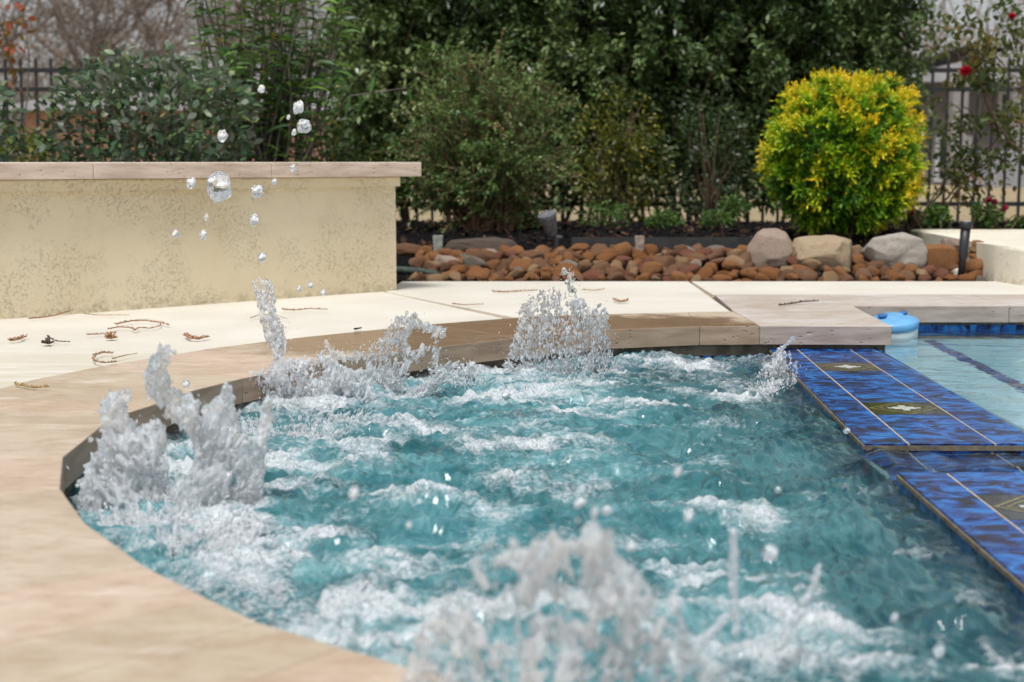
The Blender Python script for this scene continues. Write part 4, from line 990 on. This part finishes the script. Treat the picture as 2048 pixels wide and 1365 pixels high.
# --- tall clipped hedge
hg = thing('tall_hedge', 'tall dark green clipped hedge behind the bushes, filling the middle of the background', 'hedge', (.75, 8.7, 0))
g = np.random.default_rng(101)
def loc(p, o): return p - np.array(o.location)
n_ = 230000; p = np.stack([g.uniform(-1.16, 2.52, n_), 8.15 + g.random(n_) ** 1.5 * 1.15, g.uniform(.16, 2.0, n_)], 1)
side_ = np.minimum(p[:, 0] + 1.16, 2.52 - p[:, 0]); lump = .12 * fbm(p[:, 0] * 2.2, p[:, 2] * 2.2, seed=90, o=3)
keep = (p[:, 1] > 8.22 + lump + .35 * np.exp(-side_ / .12)) & (p[:, 2] < 1.86 + .08 * perlin(p[:, 0] * 3, p[:, 1] * 3, seed=4) - .28 * np.exp(-side_ / .16))
keep &= (side_ > .05 * (1 + perlin(p[:, 2] * 4, p[:, 1] * 4, seed=91)))
lowthin = sstep(.08, .55, p[:, 2] + .18 * fbm(p[:, 0] * 3.1, p[:, 1] * 2, seed=95, o=2))
keep &= g.random(n_) < .16 + .84 * lowthin
keep &= clumpy(p, 5.5, .02, 93, .16, g) | (p[:, 1] > 8.72)
p = p[keep]; pb_ = np.stack([g.uniform(-1.0, 2.38, 9000), g.uniform(8.9, 9.25, 9000), .45 + 1.4 * g.random(9000)], 1); nb_ = len(pb_); p = np.concatenate([p, pb_]); d = g.normal(0, .7, p.shape) + [0, -.75, .15]
hue = .5 + .55 * fbm(p[:, 0] * 1.6, p[:, 2] * 1.6, seed=97, o=2) + g.normal(0, .2, len(p))
M['hedge'] = m_leaf('hedge_leaf', [(0, (.025, .048, .017)), (.35, (.055, .096, .032)), (.65, (.11, .17, .056)), (.9, (.18, .25, .088)), (1, (.27, .32, .13))], .38, .15, spec=.5)
link('foliage', leaf_mesh('foliage', loc(p, hg), d, np.concatenate([g.uniform(.034, .058, len(p) - nb_), np.full(nb_, .10)]), np.concatenate([g.uniform(.019, .030, len(p) - nb_), np.full(nb_, .07)]), ROW3, .25, hue, g=g), M['hedge'], hg)
# silver green fringe at the right end
b = np.stack([g.uniform(-1.0, 2.4, 30), g.uniform(8.5, 8.9, 30), np.full(30, .02)], 1); t_ = b + np.stack([g.normal(0, .25, 30), g.normal(-.1, .12, 30), g.uniform(.6, 1.4, 30)], 1)
stems('stems', loc(b, hg), loc(t_, hg), BRK, hg, .013, .005, .1, g=g)

def bush(name, label, cat, c, r, n, size, wid, mat, thr=-.2, f=4., pw=.42, rows=ROW3, base=None, nst=20, smat=None, droop=.2, outw=.8, upb=.2, gseed=1, hue=None, group=None, flat=None, sr=(.006, .002), lump=.18, jit=.7):
    g = np.random.default_rng(gseed); c = np.array(c, float); base = np.array((c[0], c[1], max(0., c[2] - r[2])) if base is None else base, float)
    o = thing(name, label, cat, tuple(base), group)
    p, dd, rr = ell(n, (0, 0, 0), (1, 1, 1), pw, g)
    q = p * (1 + lump * fbm(dd[:, 0] * 1.8 + gseed, dd[:, 1] * 1.8, dd[:, 2] * 1.8, gseed, 3))[:, None]; p = c + q * np.array(r)
    if flat: p = p[(p[:, 2] > flat)]
    k = clumpy(p, f, thr, gseed + 3, .28, g); p = p[k]
    d = unit(p - c) * outw + g.normal(0, jit, p.shape) + [0, 0, upb]
    h_ = g.random(len(p)) if hue is None else np.clip(hue(p, g), 0, 1)
    link('foliage', leaf_mesh('foliage', p - base, d, g.uniform(*size, len(p)), g.uniform(*wid, len(p)), rows, droop, h_, g=g), mat, o)
    if nst:
        tt, _, _ = ell(nst, c, np.array(r) * .92, .25, g); tt[:, 2] = np.maximum(tt[:, 2], base[2] + .1)
        bb = np.tile(base, (nst, 1)) + np.stack([g.normal(0, .05, nst), g.normal(0, .05, nst), np.full(nst, -.03)], 1)
        stems('stems', bb - base, tt - base, smat or BRK, o, sr[0], sr[1], .08, g=g)
    return o

# --- feathery bush in front of the hedge
M['abelia'] = m_leaf('feathery_leaf', [(0, (.040, .095, .025)), (.35, (.10, .20, .048)), (.6, (.19, .29, .085)), (.82, (.31, .39, .17)), (.94, (.42, .36, .14)), (1, (.34, .17, .08))], .45, .25)
z0 = .09
def twiggy(o, c, r, base, nt, gseed, mat, leafmat, size, wid, per=9, seg=.28, upb=.55, hue0=.55):
    g = np.random.default_rng(gseed); P_, D_, H_ = [], [], []; tb = Tubes(4)
    tips, dd, rr = ell(nt, c, r, .36, g); base = np.array(base)
    for t_ in tips:
        b = base + [g.normal(0, .06), g.normal(0, .05), 0]; s = np.linspace(0, 1, 8)[:, None]; L = np.linalg.norm(t_ - b)
        pl = b + (t_ - b) * s + np.array([0, 0, .16 * L]) * np.sin(s * np.pi) + g.normal(0, .05 * L, 3) * np.sin(s * np.pi); tb.add(pl - base, .0042, .0012)
        for side in range(3):
            a = pl[g.integers(4, 7)]; dv_ = unit(t_ - b) + g.normal(0, .55, 3) + [0, 0, .25]; dv_ = dv_ / np.linalg.norm(dv_); l2 = g.uniform(.5, 1) * seg
            q = a + dv_ * np.linspace(0, l2, 5)[:, None] + np.array([0, 0, -.25 * l2]) * (np.linspace(0, 1, 5)[:, None] ** 2); tb.add(q - base, .002, .0008)
            for path in ((q, per),):
                u_ = g.random(path[1]); x = np.stack([np.interp(u_ * 4, range(5), q[:, k]) for k in range(3)], 1); P_.append(x); D_.append(dv_ * .5 + g.normal(0, .7, x.shape) + [0, 0, .1]); H_.append(np.full(len(x), g.normal(hue0, .2)) + g.normal(0, .1, len(x)))
        u_ = .35 + .65 * g.random(per); x = np.stack([np.interp(u_ * 7, range(8), pl[:, k]) for k in range(3)], 1); P_.append(x); D_.append(g.normal(0, .8, x.shape) + [0, 0, .3]); H_.append(g.normal(hue0 - .15, .2, len(x)))
    P_, D_, H_ = map(np.concatenate, (P_, D_, H_)); k = P_[:, 2] > .07; P_, D_, H_ = P_[k], D_[k], H_[k]
    link('foliage', leaf_mesh('foliage', P_ - base, D_, g.uniform(*size, len(P_)), g.uniform(*wid, len(P_)), ROW3, .2, H_, g=g), leafmat, o)
    tb.build('stems', mat, o)
cA = V(965, 275, 7.1); bA = (cA[0] + .03, 7.1, z0)
o = thing('feathery_bush', 'loose feathery green and bronze bush with thin arching stems, right of the bench wall', 'bush', bA)
twiggy(o, (cA[0], 7.1, .56), (.47, .42, .50), bA, 470, 201, BRKR, M['abelia'], (.015, .028), (.008, .013), 21, .20, hue0=.40)

# --- golden conifer like round bush
cG = V(1686, 312, 6.62); cG = np.array((cG[0], 6.62, .485)); bG = (cG[0], 6.62, .09)
o = thing('golden_bush', 'rounded bright green and golden yellow bush behind the boulders', 'bush', bG)
g = np.random.default_rng(301)
nc = 620; dc = unit(g.normal(size=(nc, 3))); dc = dc[dc[:, 1] < .55]; nc = len(dc)
sup = (np.abs(dc) ** 3.0).sum(1) ** (-1 / 3.0)
lob = .93 + .12 * fbm(dc[:, 0] * 2.6, dc[:, 1] * 2.6, dc[:, 2] * 2.6, 55, 3) - .22 * g.random(nc) ** 1.5
pc = cG + dc * (sup * lob)[:, None] * np.array((.332, .31, .345))
ns = 12; p = np.repeat(pc, ns, 0); dd = np.repeat(dc, ns, 0); rr_ = np.repeat(lob, ns)
ori = unit(dd * 1.0 + g.normal(0, .62, p.shape) + [0, 0, .18]); fanu = unit(g.normal(size=p.shape)); fanv = unit(np.cross(ori, fanu)); ln = g.uniform(.035, .075, len(p))
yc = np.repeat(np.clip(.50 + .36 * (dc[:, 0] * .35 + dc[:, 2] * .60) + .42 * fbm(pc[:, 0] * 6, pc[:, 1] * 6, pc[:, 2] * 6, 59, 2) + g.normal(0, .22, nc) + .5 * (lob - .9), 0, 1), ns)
P_, D_, L_, H_ = [], [], [], []
for k in range(11):
    s = k / 10; side = (-1) ** k
    P_.append(p + ori * (ln * s)[:, None]); D_.append(ori * (.5 + .6 * s) + fanv * (side * (1.05 - .75 * s)) + g.normal(0, .25, p.shape)); L_.append(g.uniform(.013, .025, len(p)) * (1.15 - .4 * s))
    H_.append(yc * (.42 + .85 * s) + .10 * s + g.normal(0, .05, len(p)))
# the green inner leaves
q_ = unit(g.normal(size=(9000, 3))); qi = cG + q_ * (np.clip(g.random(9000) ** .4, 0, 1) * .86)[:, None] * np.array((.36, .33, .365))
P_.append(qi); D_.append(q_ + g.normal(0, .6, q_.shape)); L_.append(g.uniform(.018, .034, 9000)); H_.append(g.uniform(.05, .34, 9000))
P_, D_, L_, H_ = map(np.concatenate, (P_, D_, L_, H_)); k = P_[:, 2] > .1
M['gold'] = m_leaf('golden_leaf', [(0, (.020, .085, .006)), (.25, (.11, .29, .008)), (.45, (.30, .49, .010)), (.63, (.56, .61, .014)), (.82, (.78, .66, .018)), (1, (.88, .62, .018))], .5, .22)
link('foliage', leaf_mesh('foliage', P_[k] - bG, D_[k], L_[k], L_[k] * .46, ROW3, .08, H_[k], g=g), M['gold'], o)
tt, _, _ = ell(60, cG, (.30, .28, .30), .3, g); stems('stems', np.tile((0, 0, 0.), (60, 1)) + g.normal(0, .03, (60, 3)) * [1, 1, 0], tt - bG, BRK, o, .007, .002, .05, g=g)

# --- olive yellow shrub in the shade of the hedge
M['olive'] = m_leaf('olive_leaf', [(0, (.022, .034, .008)), (.4, (.07, .085, .012)), (.75, (.17, .165, .018)), (1, (.30, .25, .025))], .5, .25)
c = V(1240, 330, 7.9); bush('olive_shrub', 'dim olive yellow shrub under the hedge between the feathery and the golden bush', 'bush', (c[0], 7.95, .50), (.30, .25, .36), 6500, (.018, .034), (.010, .018), M['olive'], -.05, 7, .5, gseed=41, nst=26)
M['dkshrub'] = m_leaf('dark_shrub_leaf', [(0, (.012, .024, .014)), (.5, (.03, .058, .022)), (.85, (.06, .10, .035)), (1, (.10, .14, .05))], .45, .2)
c = V(1420, 330, 8.0); bush('dark_shrub', 'dark thin leaved shrub left of the golden bush under the hedge', 'bush', (c[0], 8.05, .46), (.30, .22, .40), 4200, (.02, .04), (.012, .02), M['dkshrub'], .0, 6, .55, gseed=43, nst=30)
# --- ground cover plants on the mulch
M['cover'] = m_leaf('ground_cover_leaf', [(0, (.022, .062, .014)), (.5, (.055, .13, .025)), (1, (.13, .24, .045))], .4, .25)
for i, (u, v, w_, h_, Y0, lb) in enumerate([(1215, 432, 120, 60, 7.35, 'loose pale green ground cover plant right of the spot light'), (1328, 440, 76, 40, 7.2, 'bright green low plant in the middle of the black mulch'),
        (1432, 440, 66, 34, 7.2, 'bright green low plant left of the golden bush'), (1470, 415, 60, 44, 7.5, 'darker low plant close behind the golden bush on its left'), (1052, 438, 60, 40, 7.3, 'low green plant beneath the feathery bush beside the spot light')]):
    k = Y0 / F; c = V(u, v, Y0); bush('ground_cover_plant', lb, 'plant', (c[0], Y0, max(c[2], .16)), (w_ * k / 2, w_ * k / 2, h_ * k / 2), 520, (.02, .04), (.008, .014), M['cover'], -.3, 9, .5, gseed=60 + i, nst=10, upb=.5, group='low plants on the mulch', base=(c[0], Y0, .09))
M['rosy'] = m_leaf('flowering_plant_leaf', [(0, (.02, .055, .014)), (.55, (.05, .115, .025)), (.88, (.09, .17, .04)), (.92, (.16, .03, .05)), (1, (.26, .03, .08))], .4, .25)
pet = simple('magenta_petal', (.30, .015, .06), .5, .3, 60)
def petals(o, pts, size, m, g):
    P_ = np.concatenate([np.tile(q, (26, 1)) for q in pts]); D_ = g.normal(size=P_.shape) + [0, -.2, .3]
    me = leaf_mesh('flowers', P_ - np.array(o.location), D_, size * g.uniform(.7, 1.1, len(P_)), size * .9, ROW4, -.15, g=g); return link('flowers', me, m, o)
for i, (u, v, w_, h_, Y0, lb, fl_) in enumerate([(1872, 440, 56, 52, 6.85, 'small leafy green plant right of the golden bush by the fence', []), (1972, 432, 72, 62, 6.75, 'small plant with a magenta flower head behind the curved wall', [(1978, 402), (1990, 408), (2008, 418)]),
                                       (1826, 440, 44, 40, 6.75, 'small reddish leaved plant tucked against the right of the golden bush', [(1824, 424)]), (2040, 452, 30, 26, 6.8, 'tiny green plant at the right edge behind the curved wall', [])]):
    k = Y0 / F; c = V(u, v, Y0); o = bush('bedding_plant', lb, 'plant', (c[0], Y0, c[2]), (w_ * k / 2, w_ * k / 2, h_ * k / 2), 620, (.02, .036), (.012, .02), M['rosy'] if fl_ else M['cover'], -.3, 9, .5, gseed=80 + i, nst=10, upb=.5, base=(c[0], Y0, .1), group='bedding plants by the curved wall')
    if fl_: petals(o, [V(a, b, Y0 - .02) for a, b in fl_], .022, pet, np.random.default_rng(i))

# --- grey green guava like shrub behind the wall
M['guava'] = m_leaf('grey_green_leaf', [(0, (.016, .045, .018)), (.4, (.038, .090, .036)), (.75, (.085, .150, .058)), (.93, (.17, .23, .09)), (1, (.32, .38, .11))], .33, .12, spec=.5, side=(.24, .275, .22))
c = V(300, 225, 6.0)
bush('grey_green_shrub', 'grey green shrub with oval leaves standing behind the bench wall', 'bush', (c[0] + .0, 6.05, .58), (.44, .36, .36), 5600, (.034, .056), (.020, .031), M['guava'], -.10, 5.5, .42, ROW4, (c[0], 6.05, .02), 34, BRKR, .15, gseed=91, sr=(.007, .002), lump=.22)
c = V(-40, 230, 5.6)
bush('grey_green_shrub', 'grey green shrub of which only the right fringe shows at the left edge', 'bush', (c[0] - .12, 5.6, .55), (.27, .3, .30), 1500, (.038, .062), (.022, .034), M['guava'], -.2, 5.5, .42, ROW4, (c[0] - .1, 5.6, .02), 18, BRKR, .15, gseed=92)
M['ygreen'] = m_leaf('yellow_green_leaf', [(0, (.02, .05, .012)), (.5, (.06, .11, .02)), (.85, (.14, .17, .03)), (1, (.32, .24, .03))], .45, .25)
c = V(55, 285, 6.8); bush('low_yellow_green_shrub', 'low dark yellow green shrub before the fence at the far left', 'bush', (c[0], 6.8, .40), (.26, .25, .22), 2600, (.03, .05), (.014, .022), M['ygreen'], -.2, 5, .5, gseed=95, nst=16, base=(c[0], 6.8, .05))
c = V(660, 300, 7.4); bush('low_yellow_green_shrub', 'low loose yellow green shrub behind the wall cap, left of the feathery bush', 'bush', (c[0] + .05, 7.5, .38), (.40, .25, .24), 3000, (.025, .042), (.010, .016), M['ygreen'], -.1, 5, .5, gseed=96, nst=30, base=(c[0], 7.5, .05))

# --- long leaved oleander like shrub
M['oleander'] = m_leaf('long_leaf', [(0, (.032, .085, .024)), (.45, (.065, .165, .036)), (.8, (.13, .28, .045)), (.95, (.24, .38, .06)), (1, (.34, .14, .03))], .36, .25)
c = V(530, 160, 7.2); bO = np.array((c[0], 7.2, .05)); g = np.random.default_rng(111)
o = thing('long_leaved_shrub', 'tall shrub with long narrow green leaves between the fence and the hedge', 'bush', tuple(bO))
P_, D_, tb = [], [], Tubes(5)
for k in range(66):
    top = bO + [g.normal(.02, .27), g.normal(0, .22), g.uniform(.75, 1.75)]; top[0] = np.clip(top[0], bO[0] - .44, bO[0] + .42); b = bO + [g.normal(0, .1), g.normal(0, .1), 0]
    s = np.linspace(0, 1, 9)[:, None]; pl = b + (top - b) * s + (g.normal(0, .07, 3) + [0, 0, .1]) * np.sin(s * np.pi); tb.add(pl - bO, .008, .003)
    for u_ in np.concatenate([np.linspace(.35, 1, 12)]):
        x = np.array([np.interp(u_ * 8, range(9), pl[:, q]) for q in range(3)]); a0 = g.uniform(0, 6.28)
        for w_ in range(3):
            a_ = a0 + w_ * 2.09; P_.append(x); D_.append(np.array((math.cos(a_), math.sin(a_), g.uniform(.1, .9))))
P_, D_ = np.array(P_), np.array(D_)
link('foliage', leaf_mesh('foliage', P_ - bO, D_, g.uniform(.085, .15, len(P_)), g.uniform(.015, .023, len(P_)), ROWL, .45, g.random(len(P_)) ** 1.3, g=g), M['oleander'], o); tb.build('stems', BRKG, o)
# the branch of it that leans right in front of the hedge
bL = np.array(V(672, 218, 7.0)); o = thing('leaning_branch', 'single leaning stem with pale narrow leaves left of the feathery bush', 'branch', (bL[0] - .05, 7.05, .05)); lo = np.array(o.location)
pl = np.array([(lo[0], 7.05, .05), V(640, 260, 7.0), V(700, 192, 6.95), V(760, 184, 6.9), V(815, 176, 6.9)]); tb = Tubes(5); tb.add(pl - lo, .006, .002); tb.build('stem', BRKG, o)
P_ = np.array([V(u, v, 6.9) for u, v in ((680, 196), (700, 192), (725, 190), (750, 187), (775, 184), (800, 180), (815, 176), (690, 195), (740, 188))]); D_ = np.array([(-.4, 0, -1), (-.25, -.2, -1), (-.3, .1, -1), (-.45, 0, -.9), (-.4, .2, -.9), (-.2, 0, -1), (.3, 0, -.9), (-.8, 0, .2), (.2, 0, .8)], float)
link('foliage', leaf_mesh('foliage', P_ - lo, D_, .10, .020, ROWL, .1, np.full(len(P_), .55), g=g), M['oleander'], o)

# --- rose bush at the right
M['rose'] = m_leaf('rose_leaf', [(0, (.03, .055, .018)), (.4, (.07, .095, .025)), (.7, (.13, .125, .03)), (.88, (.22, .13, .04)), (1, (.20, .07, .04))], .45, .3)
g = np.random.default_rng(131); bR = np.array((V(1860, 440, 7.4)[0], 7.4, .1)); o = thing('rose_bush', 'thin caned rose bush with sparse olive leaves and red blooms at the right edge', 'rose bush', tuple(bR)); tb = Tubes(5); P_, D_ = [], []
def pv(q, Y): return [V(u, v, Y) for u, v in q]
CN = [[(1835, 445), (1880, 380), (1940, 310), (1985, 245), (2040, 190)], [(1845, 450), (1900, 390), (1960, 330), (2020, 240), (2060, 120)], [(1838, 440), (1862, 400), (1920, 330), (1960, 260), (1975, 170), (1968, 90)],
      [(1850, 455), (1915, 385), (1990, 320), (2060, 280)], [(2045, 300), (2010, 270), (1985, 220), (1950, 150), (1900, 90)], [(2060, 330), (2000, 270), (1960, 180), (1985, 60), (2025, 20)], [(1960, 260), (1925, 200), (1930, 150)],
      [(2060, 200), (2010, 140), (1960, 60), (1900, 30)], [(2070, 120), (2030, 70), (1990, 10)], [(2000, 260), (1930, 230), (1890, 200)], [(2040, 190), (1990, 130), (1940, 110), (1900, 120)], [(1985, 245), (1940, 270), (1900, 250)]]
for i, q in enumerate(CN):
    Yc = 7.4 + g.uniform(-.2, .25); pl = np.array(pv(q, Yc)); s = np.linspace(0, len(pl) - 1, 14); pl = np.stack([np.interp(s, range(len(pl)), pl[:, k]) for k in range(3)], 1) + g.normal(0, .008, (14, 3)); tb.add(pl - bR, .0065 if i < 6 else .004, .002)
    for a in pl[4:]:
        for _ in range(26): 
            P_.append(a + g.normal(0, .07, 3)); D_.append(g.normal(size=3) + [0, -.2, .1])
P_, D_ = np.array(P_), np.array(D_); cl = fbm(P_[:, 0] * 6, P_[:, 2] * 6, seed=33, o=2) > -.12; P_, D_ = P_[cl], D_[cl]
tb.build('canes', BRK, o); link('foliage', leaf_mesh('foliage', P_ - bR, D_, g.uniform(.028, .05, len(P_)), g.uniform(.018, .03, len(P_)), ROW4, .2, .5 + .6 * fbm(P_[:, 0] * 4, P_[:, 2] * 4, seed=35, o=2) + g.normal(0, .12, len(P_)), g=g), M['rose'], o)
red = simple('red_rose_petal', (.50, .006, .035), .5, .2, 40)
for u, v, s in ((1932, 145, .036), (2024, 34, .022)):
    c = np.array(V(u, v, 7.25)); bmz = np.tile(c, (60, 1)); D_ = unit(g.normal(size=(60, 3))) ; D_[:, 1] -= .25; me = leaf_mesh('flower', bmz - D_ * .004 - bR, D_, s * g.uniform(.75, 1.05, 60), s * 1.25, ROW4, -.25, g=g); fo_ = link('flower', me, red, o)
# red leaved seedling at the far left
M['redleaf'] = m_leaf('autumn_red_leaf', [(0, (.30, .05, .02)), (.6, (.42, .10, .04)), (1, (.36, .17, .06))], .5, .3)
c = V(18, 60, 7.6); bush('red_leaved_sapling', 'slim sapling with orange red leaves at the far left', 'sapling', (c[0] + .02, 7.6, 1.12), (.10, .1, .30), 60, (.035, .055), (.025, .035), M['redleaf'], -.6, 3, .6, ROW4, (c[0] - .05, 7.6, .05), 4, BRKG, gseed=140, sr=(.006, .002))

# ------------------------------------------------------------------ fence
fm_ = simple('black_fence_paint', (.018, .019, .022), .4, .2, 30, .05); FY = 9.55
fe = thing('metal_fence', 'black metal picket fence running behind the planting bed', 'fence', (0, FY, 0))
pk = None; zt = V(1024, 112, FY)[2]
for i in range(76):
    if pk is None:
        bm = bmesh.new(); a = .0085; add_slab(bm, [(-a, -a), (a, -a), (a, a), (-a, a)], .0, zt - .02, .0015)
        r = [bm.verts.new((x * a, y * a, zt - .02)) for x, y in ((-1, -1), (1, -1), (1, 1), (-1, 1))]; tp = bm.verts.new((0, 0, zt))
        for q in range(4): bm.faces.new((r[q], r[(q + 1) % 4], tp))
        ob = bm_obj('picket', bm, fm_, fe); pk = ob
    else: ob = pk.copy(); col.objects.link(ob); ob.parent = fe
    ob.location = (-3.75 + i * .1005, 0, 0)
for z, hh in ((V(1024, 141, FY)[2], .015), (V(1024, 179, FY)[2], .015), (.17, .015)):
    bm = bmesh.new(); add_box(bm, -3.8, 3.85, -.014, .014, z - hh, z + hh, .002); bm_obj('rail', bm, fm_, fe)
for x in (-2.63, 3.62):
    bm = bmesh.new(); add_box(bm, x - .025, x + .025, -.026, .026, -.1, zt + .02, .003); add_box(bm, x - .03, x + .03, -.031, .031, zt + .02, zt + .035, .003); bm_obj('post', bm, fm_, fe)

# ------------------------------------------------------------------ lawn, houses, far trees
n = N('dormant_lawn'); f_ = n.noise(3, 5, .6, n.map((.3, 1, 1))); q_ = n.noise(40, 4, .7)
c_ = n.mix(n.rng(f_, .3, .7), (.33, .25, .14), (.43, .335, .195)); c_ = n.mix(n.math('MULTIPLY', n.rng(q_, .5, .75), .4), c_, (.22, .19, .09)); lawn = n.done(n.pbr(c_, .9, nrm=n.bump(q_, .8, .04)))
def ground_z(x, y): return .045
bm = bmesh.new()
for (a0, a1, b0, b1) in ((-260, 260, 9.3, 420), (-260, -7.9, -60, 9.3), (7, 260, -60, 9.3), (-7.9, 7, -60, -.55)):
    vs_ = [bm.verts.new((x, y, .02)) for x, y in ((a0, b0), (a1, b0), (a1, b1), (a0, b1))]; bm.faces.new(vs_)
tag(bm_obj('lawn', bm, lawn), kind='structure')
def house(name, label, x0, x1, y0, dep, hw, hr, wm, rm, wins, over=.5, cols_=()):
    o = thing(name, label, 'house', ((x0 + x1) / 2, y0, 0)); lx = np.array(o.location)
    bm = bmesh.new(); a, b = x0 - lx[0], x1 - lx[0]; add_box(bm, a, b, 0, dep, 0, hw); bm_obj('wall', bm, wm, o)
    bm = bmesh.new(); pts = [(a - over, -over, hw), (b + over, -over, hw), (b + over, dep + over, hw), (a - over, dep + over, hw), (a + dep * .45, dep / 2, hr), (b - dep * .45, dep / 2, hr)]
    v = [bm.verts.new(q) for q in pts]
    for q in ((0, 1, 5, 4), (1, 2, 5), (2, 3, 4, 5), (3, 0, 4), (3, 2, 1, 0)): bm.faces.new([v[k] for k in q])
    bm_obj('roof', bm, rm, o)
    for (wx0, wx1, wz0, wz1) in wins:
        bm = bmesh.new(); add_box(bm, wx0 - .08 - lx[0], wx1 + .08 - lx[0], -.06, .02, wz0 - .08, wz1 + .08); fr_ = bm_obj('window', bm, simple('window_frame', (.55, .55, .55), .5), o)
        bm = bmesh.new(); add_box(bm, wx0 - lx[0], wx1 - lx[0], -.075, -.055, wz0, wz1); bm_obj('pane', bm, simple('dark_glass', (.03, .035, .045), .08, .1), fr_)
    for cx_ in cols_:
        bm = bmesh.new(); add_box(bm, cx_ - .14 - lx[0], cx_ + .14 - lx[0], -1.0, -.72, 0, hw - .05); bm_obj('porch_column', bm, simple('porch_column_paint', (.26, .24, .235), .6), o)
    return o
roofg = simple('grey_shingles', (.22, .20, .205), .9, .3, 8); brick = simple('peach_brick', (.42, .255, .185), .85, .25, 10); gwall = simple('grey_siding', (.19, .178, .175), .8, .2, 4)
xl = lambda u, Y: (u - 1024) / F * Y
house('brick_house', 'low peach brick house with a grey roof far behind the fence on the left', xl(60, 30), xl(720, 30), 30, 8, 1.50, 3.0, brick, roofg, [(xl(330, 30), xl(380, 30), .7, 1.3), (xl(520, 30), xl(560, 30), .7, 1.3)])
house('grey_house', 'grey house with a dark porch band far behind the fence on the right', xl(1800, 27), xl(2500, 27), 27, 9, 1.9, 3.0, gwall, gwall, [(xl(1870, 27), xl(1925, 27), .15, .85), (xl(1990, 27), xl(2040, 27), .95, 1.7)], .6, (xl(1877, 27), xl(1990, 27)))
bm = bmesh.new(); add_box(bm, xl(1930, 24), xl(2300, 24), 24, 24.25, .0, .62, .02); tag(bm_obj('garden_wall', bm, simple('pale_grey_wall', (.27, .27, .295), .8)), 'pale grey low garden wall in front of the grey house', 'wall')

TW = simple('bare_tree_bark', (.16, .125, .10), .9, .3, 20)
def bare_tree_mesh(seed, h, depth=6):
    g = np.random.default_rng(seed); tr_, tw = Tubes(6), Tubes(3)
    def grow(p, d, L, r, k):
        n_ = 4; pts = [p]
        for _ in range(n_):
            d = unit(d + g.normal(0, .13, 3) + [0, 0, .04]); pts.append(pts[-1] + d * L / n_)
        (tr_ if k >= depth - 1 else tw).add(pts, r, r * .66)
        if k == 0: return
        for _ in range(3):
            a = pts[g.integers(2, 5)]; grow(a, unit(d + g.normal(0, .48, 3)), L * g.uniform(.62, .86), r * .6, k - 1)
    grow(np.array((0, 0, -.1)), np.array((0, 0, 1.)), h * .30, h * .017, depth)
    return tr_, tw
protos = []
for s in (1, 2, 3):
    a, b_ = bare_tree_mesh(400 + s, 9.0)
    protos.append((fastmesh('trunk', np.concatenate(a.v), np.concatenate(a.f)), fastmesh('crown', np.concatenate(b_.v), np.concatenate(b_.f))))
for a, b_ in protos: a.materials.append(TW); b_.materials.append(TW)
TL = [(-30, 33, 1.0, 0, 'bare brown tree with its trunk at the left edge beyond the fence'), (110, 44, 1.15, 1, 'bare tree above the left end of the grey green shrub'), (215, 36, .95, 2, 'bare tree above the middle of the grey green shrub'),
      (330, 42, 1.1, 0, 'bare grey tree with a dark trunk just left of the long leaved shrub'), (430, 50, 1.2, 1, 'bare tree partly hidden by the long leaved shrub'), (640, 40, 1.0, 2, 'bare tree showing in the gap left of the tall hedge')]
for i, (u, Y0, s, k, lb) in enumerate(TL):
    o = thing('bare_tree', lb, 'tree', (xl(u, Y0), Y0, 0), 'bare winter trees beyond the fence'); o.scale = (s, s, s); o.rotation_euler = (0, 0, i * 1.7)
    for nm, me in zip(('trunk', 'crown'), protos[k]):
        c = bpy.data.objects.new(nm, me); col.objects.link(c); c.parent = o
# far wood: one brownish mass of thin twigs
g = np.random.default_rng(500); tb = Tubes(3)
for k in range(9000):
    x = g.uniform(-34, 34); y = g.uniform(56, 76); z = abs(g.normal(0, 1)) * 3.6 + .0; L = g.uniform(.8, 2.2); d = unit(g.normal(0, 1, 3) * [1, .6, 1] + [0, 0, 1.0])
    tb.add([(x, y, z), np.array((x, y, z)) + d * L * .5 + g.normal(0, .1, 3), np.array((x, y, z)) + d * L], g.uniform(.03, .07), .012)
tag(tb.build('far_wood', simple('far_wood_bark', (.21, .165, .13), .9, .3, 3)), kind='stuff')
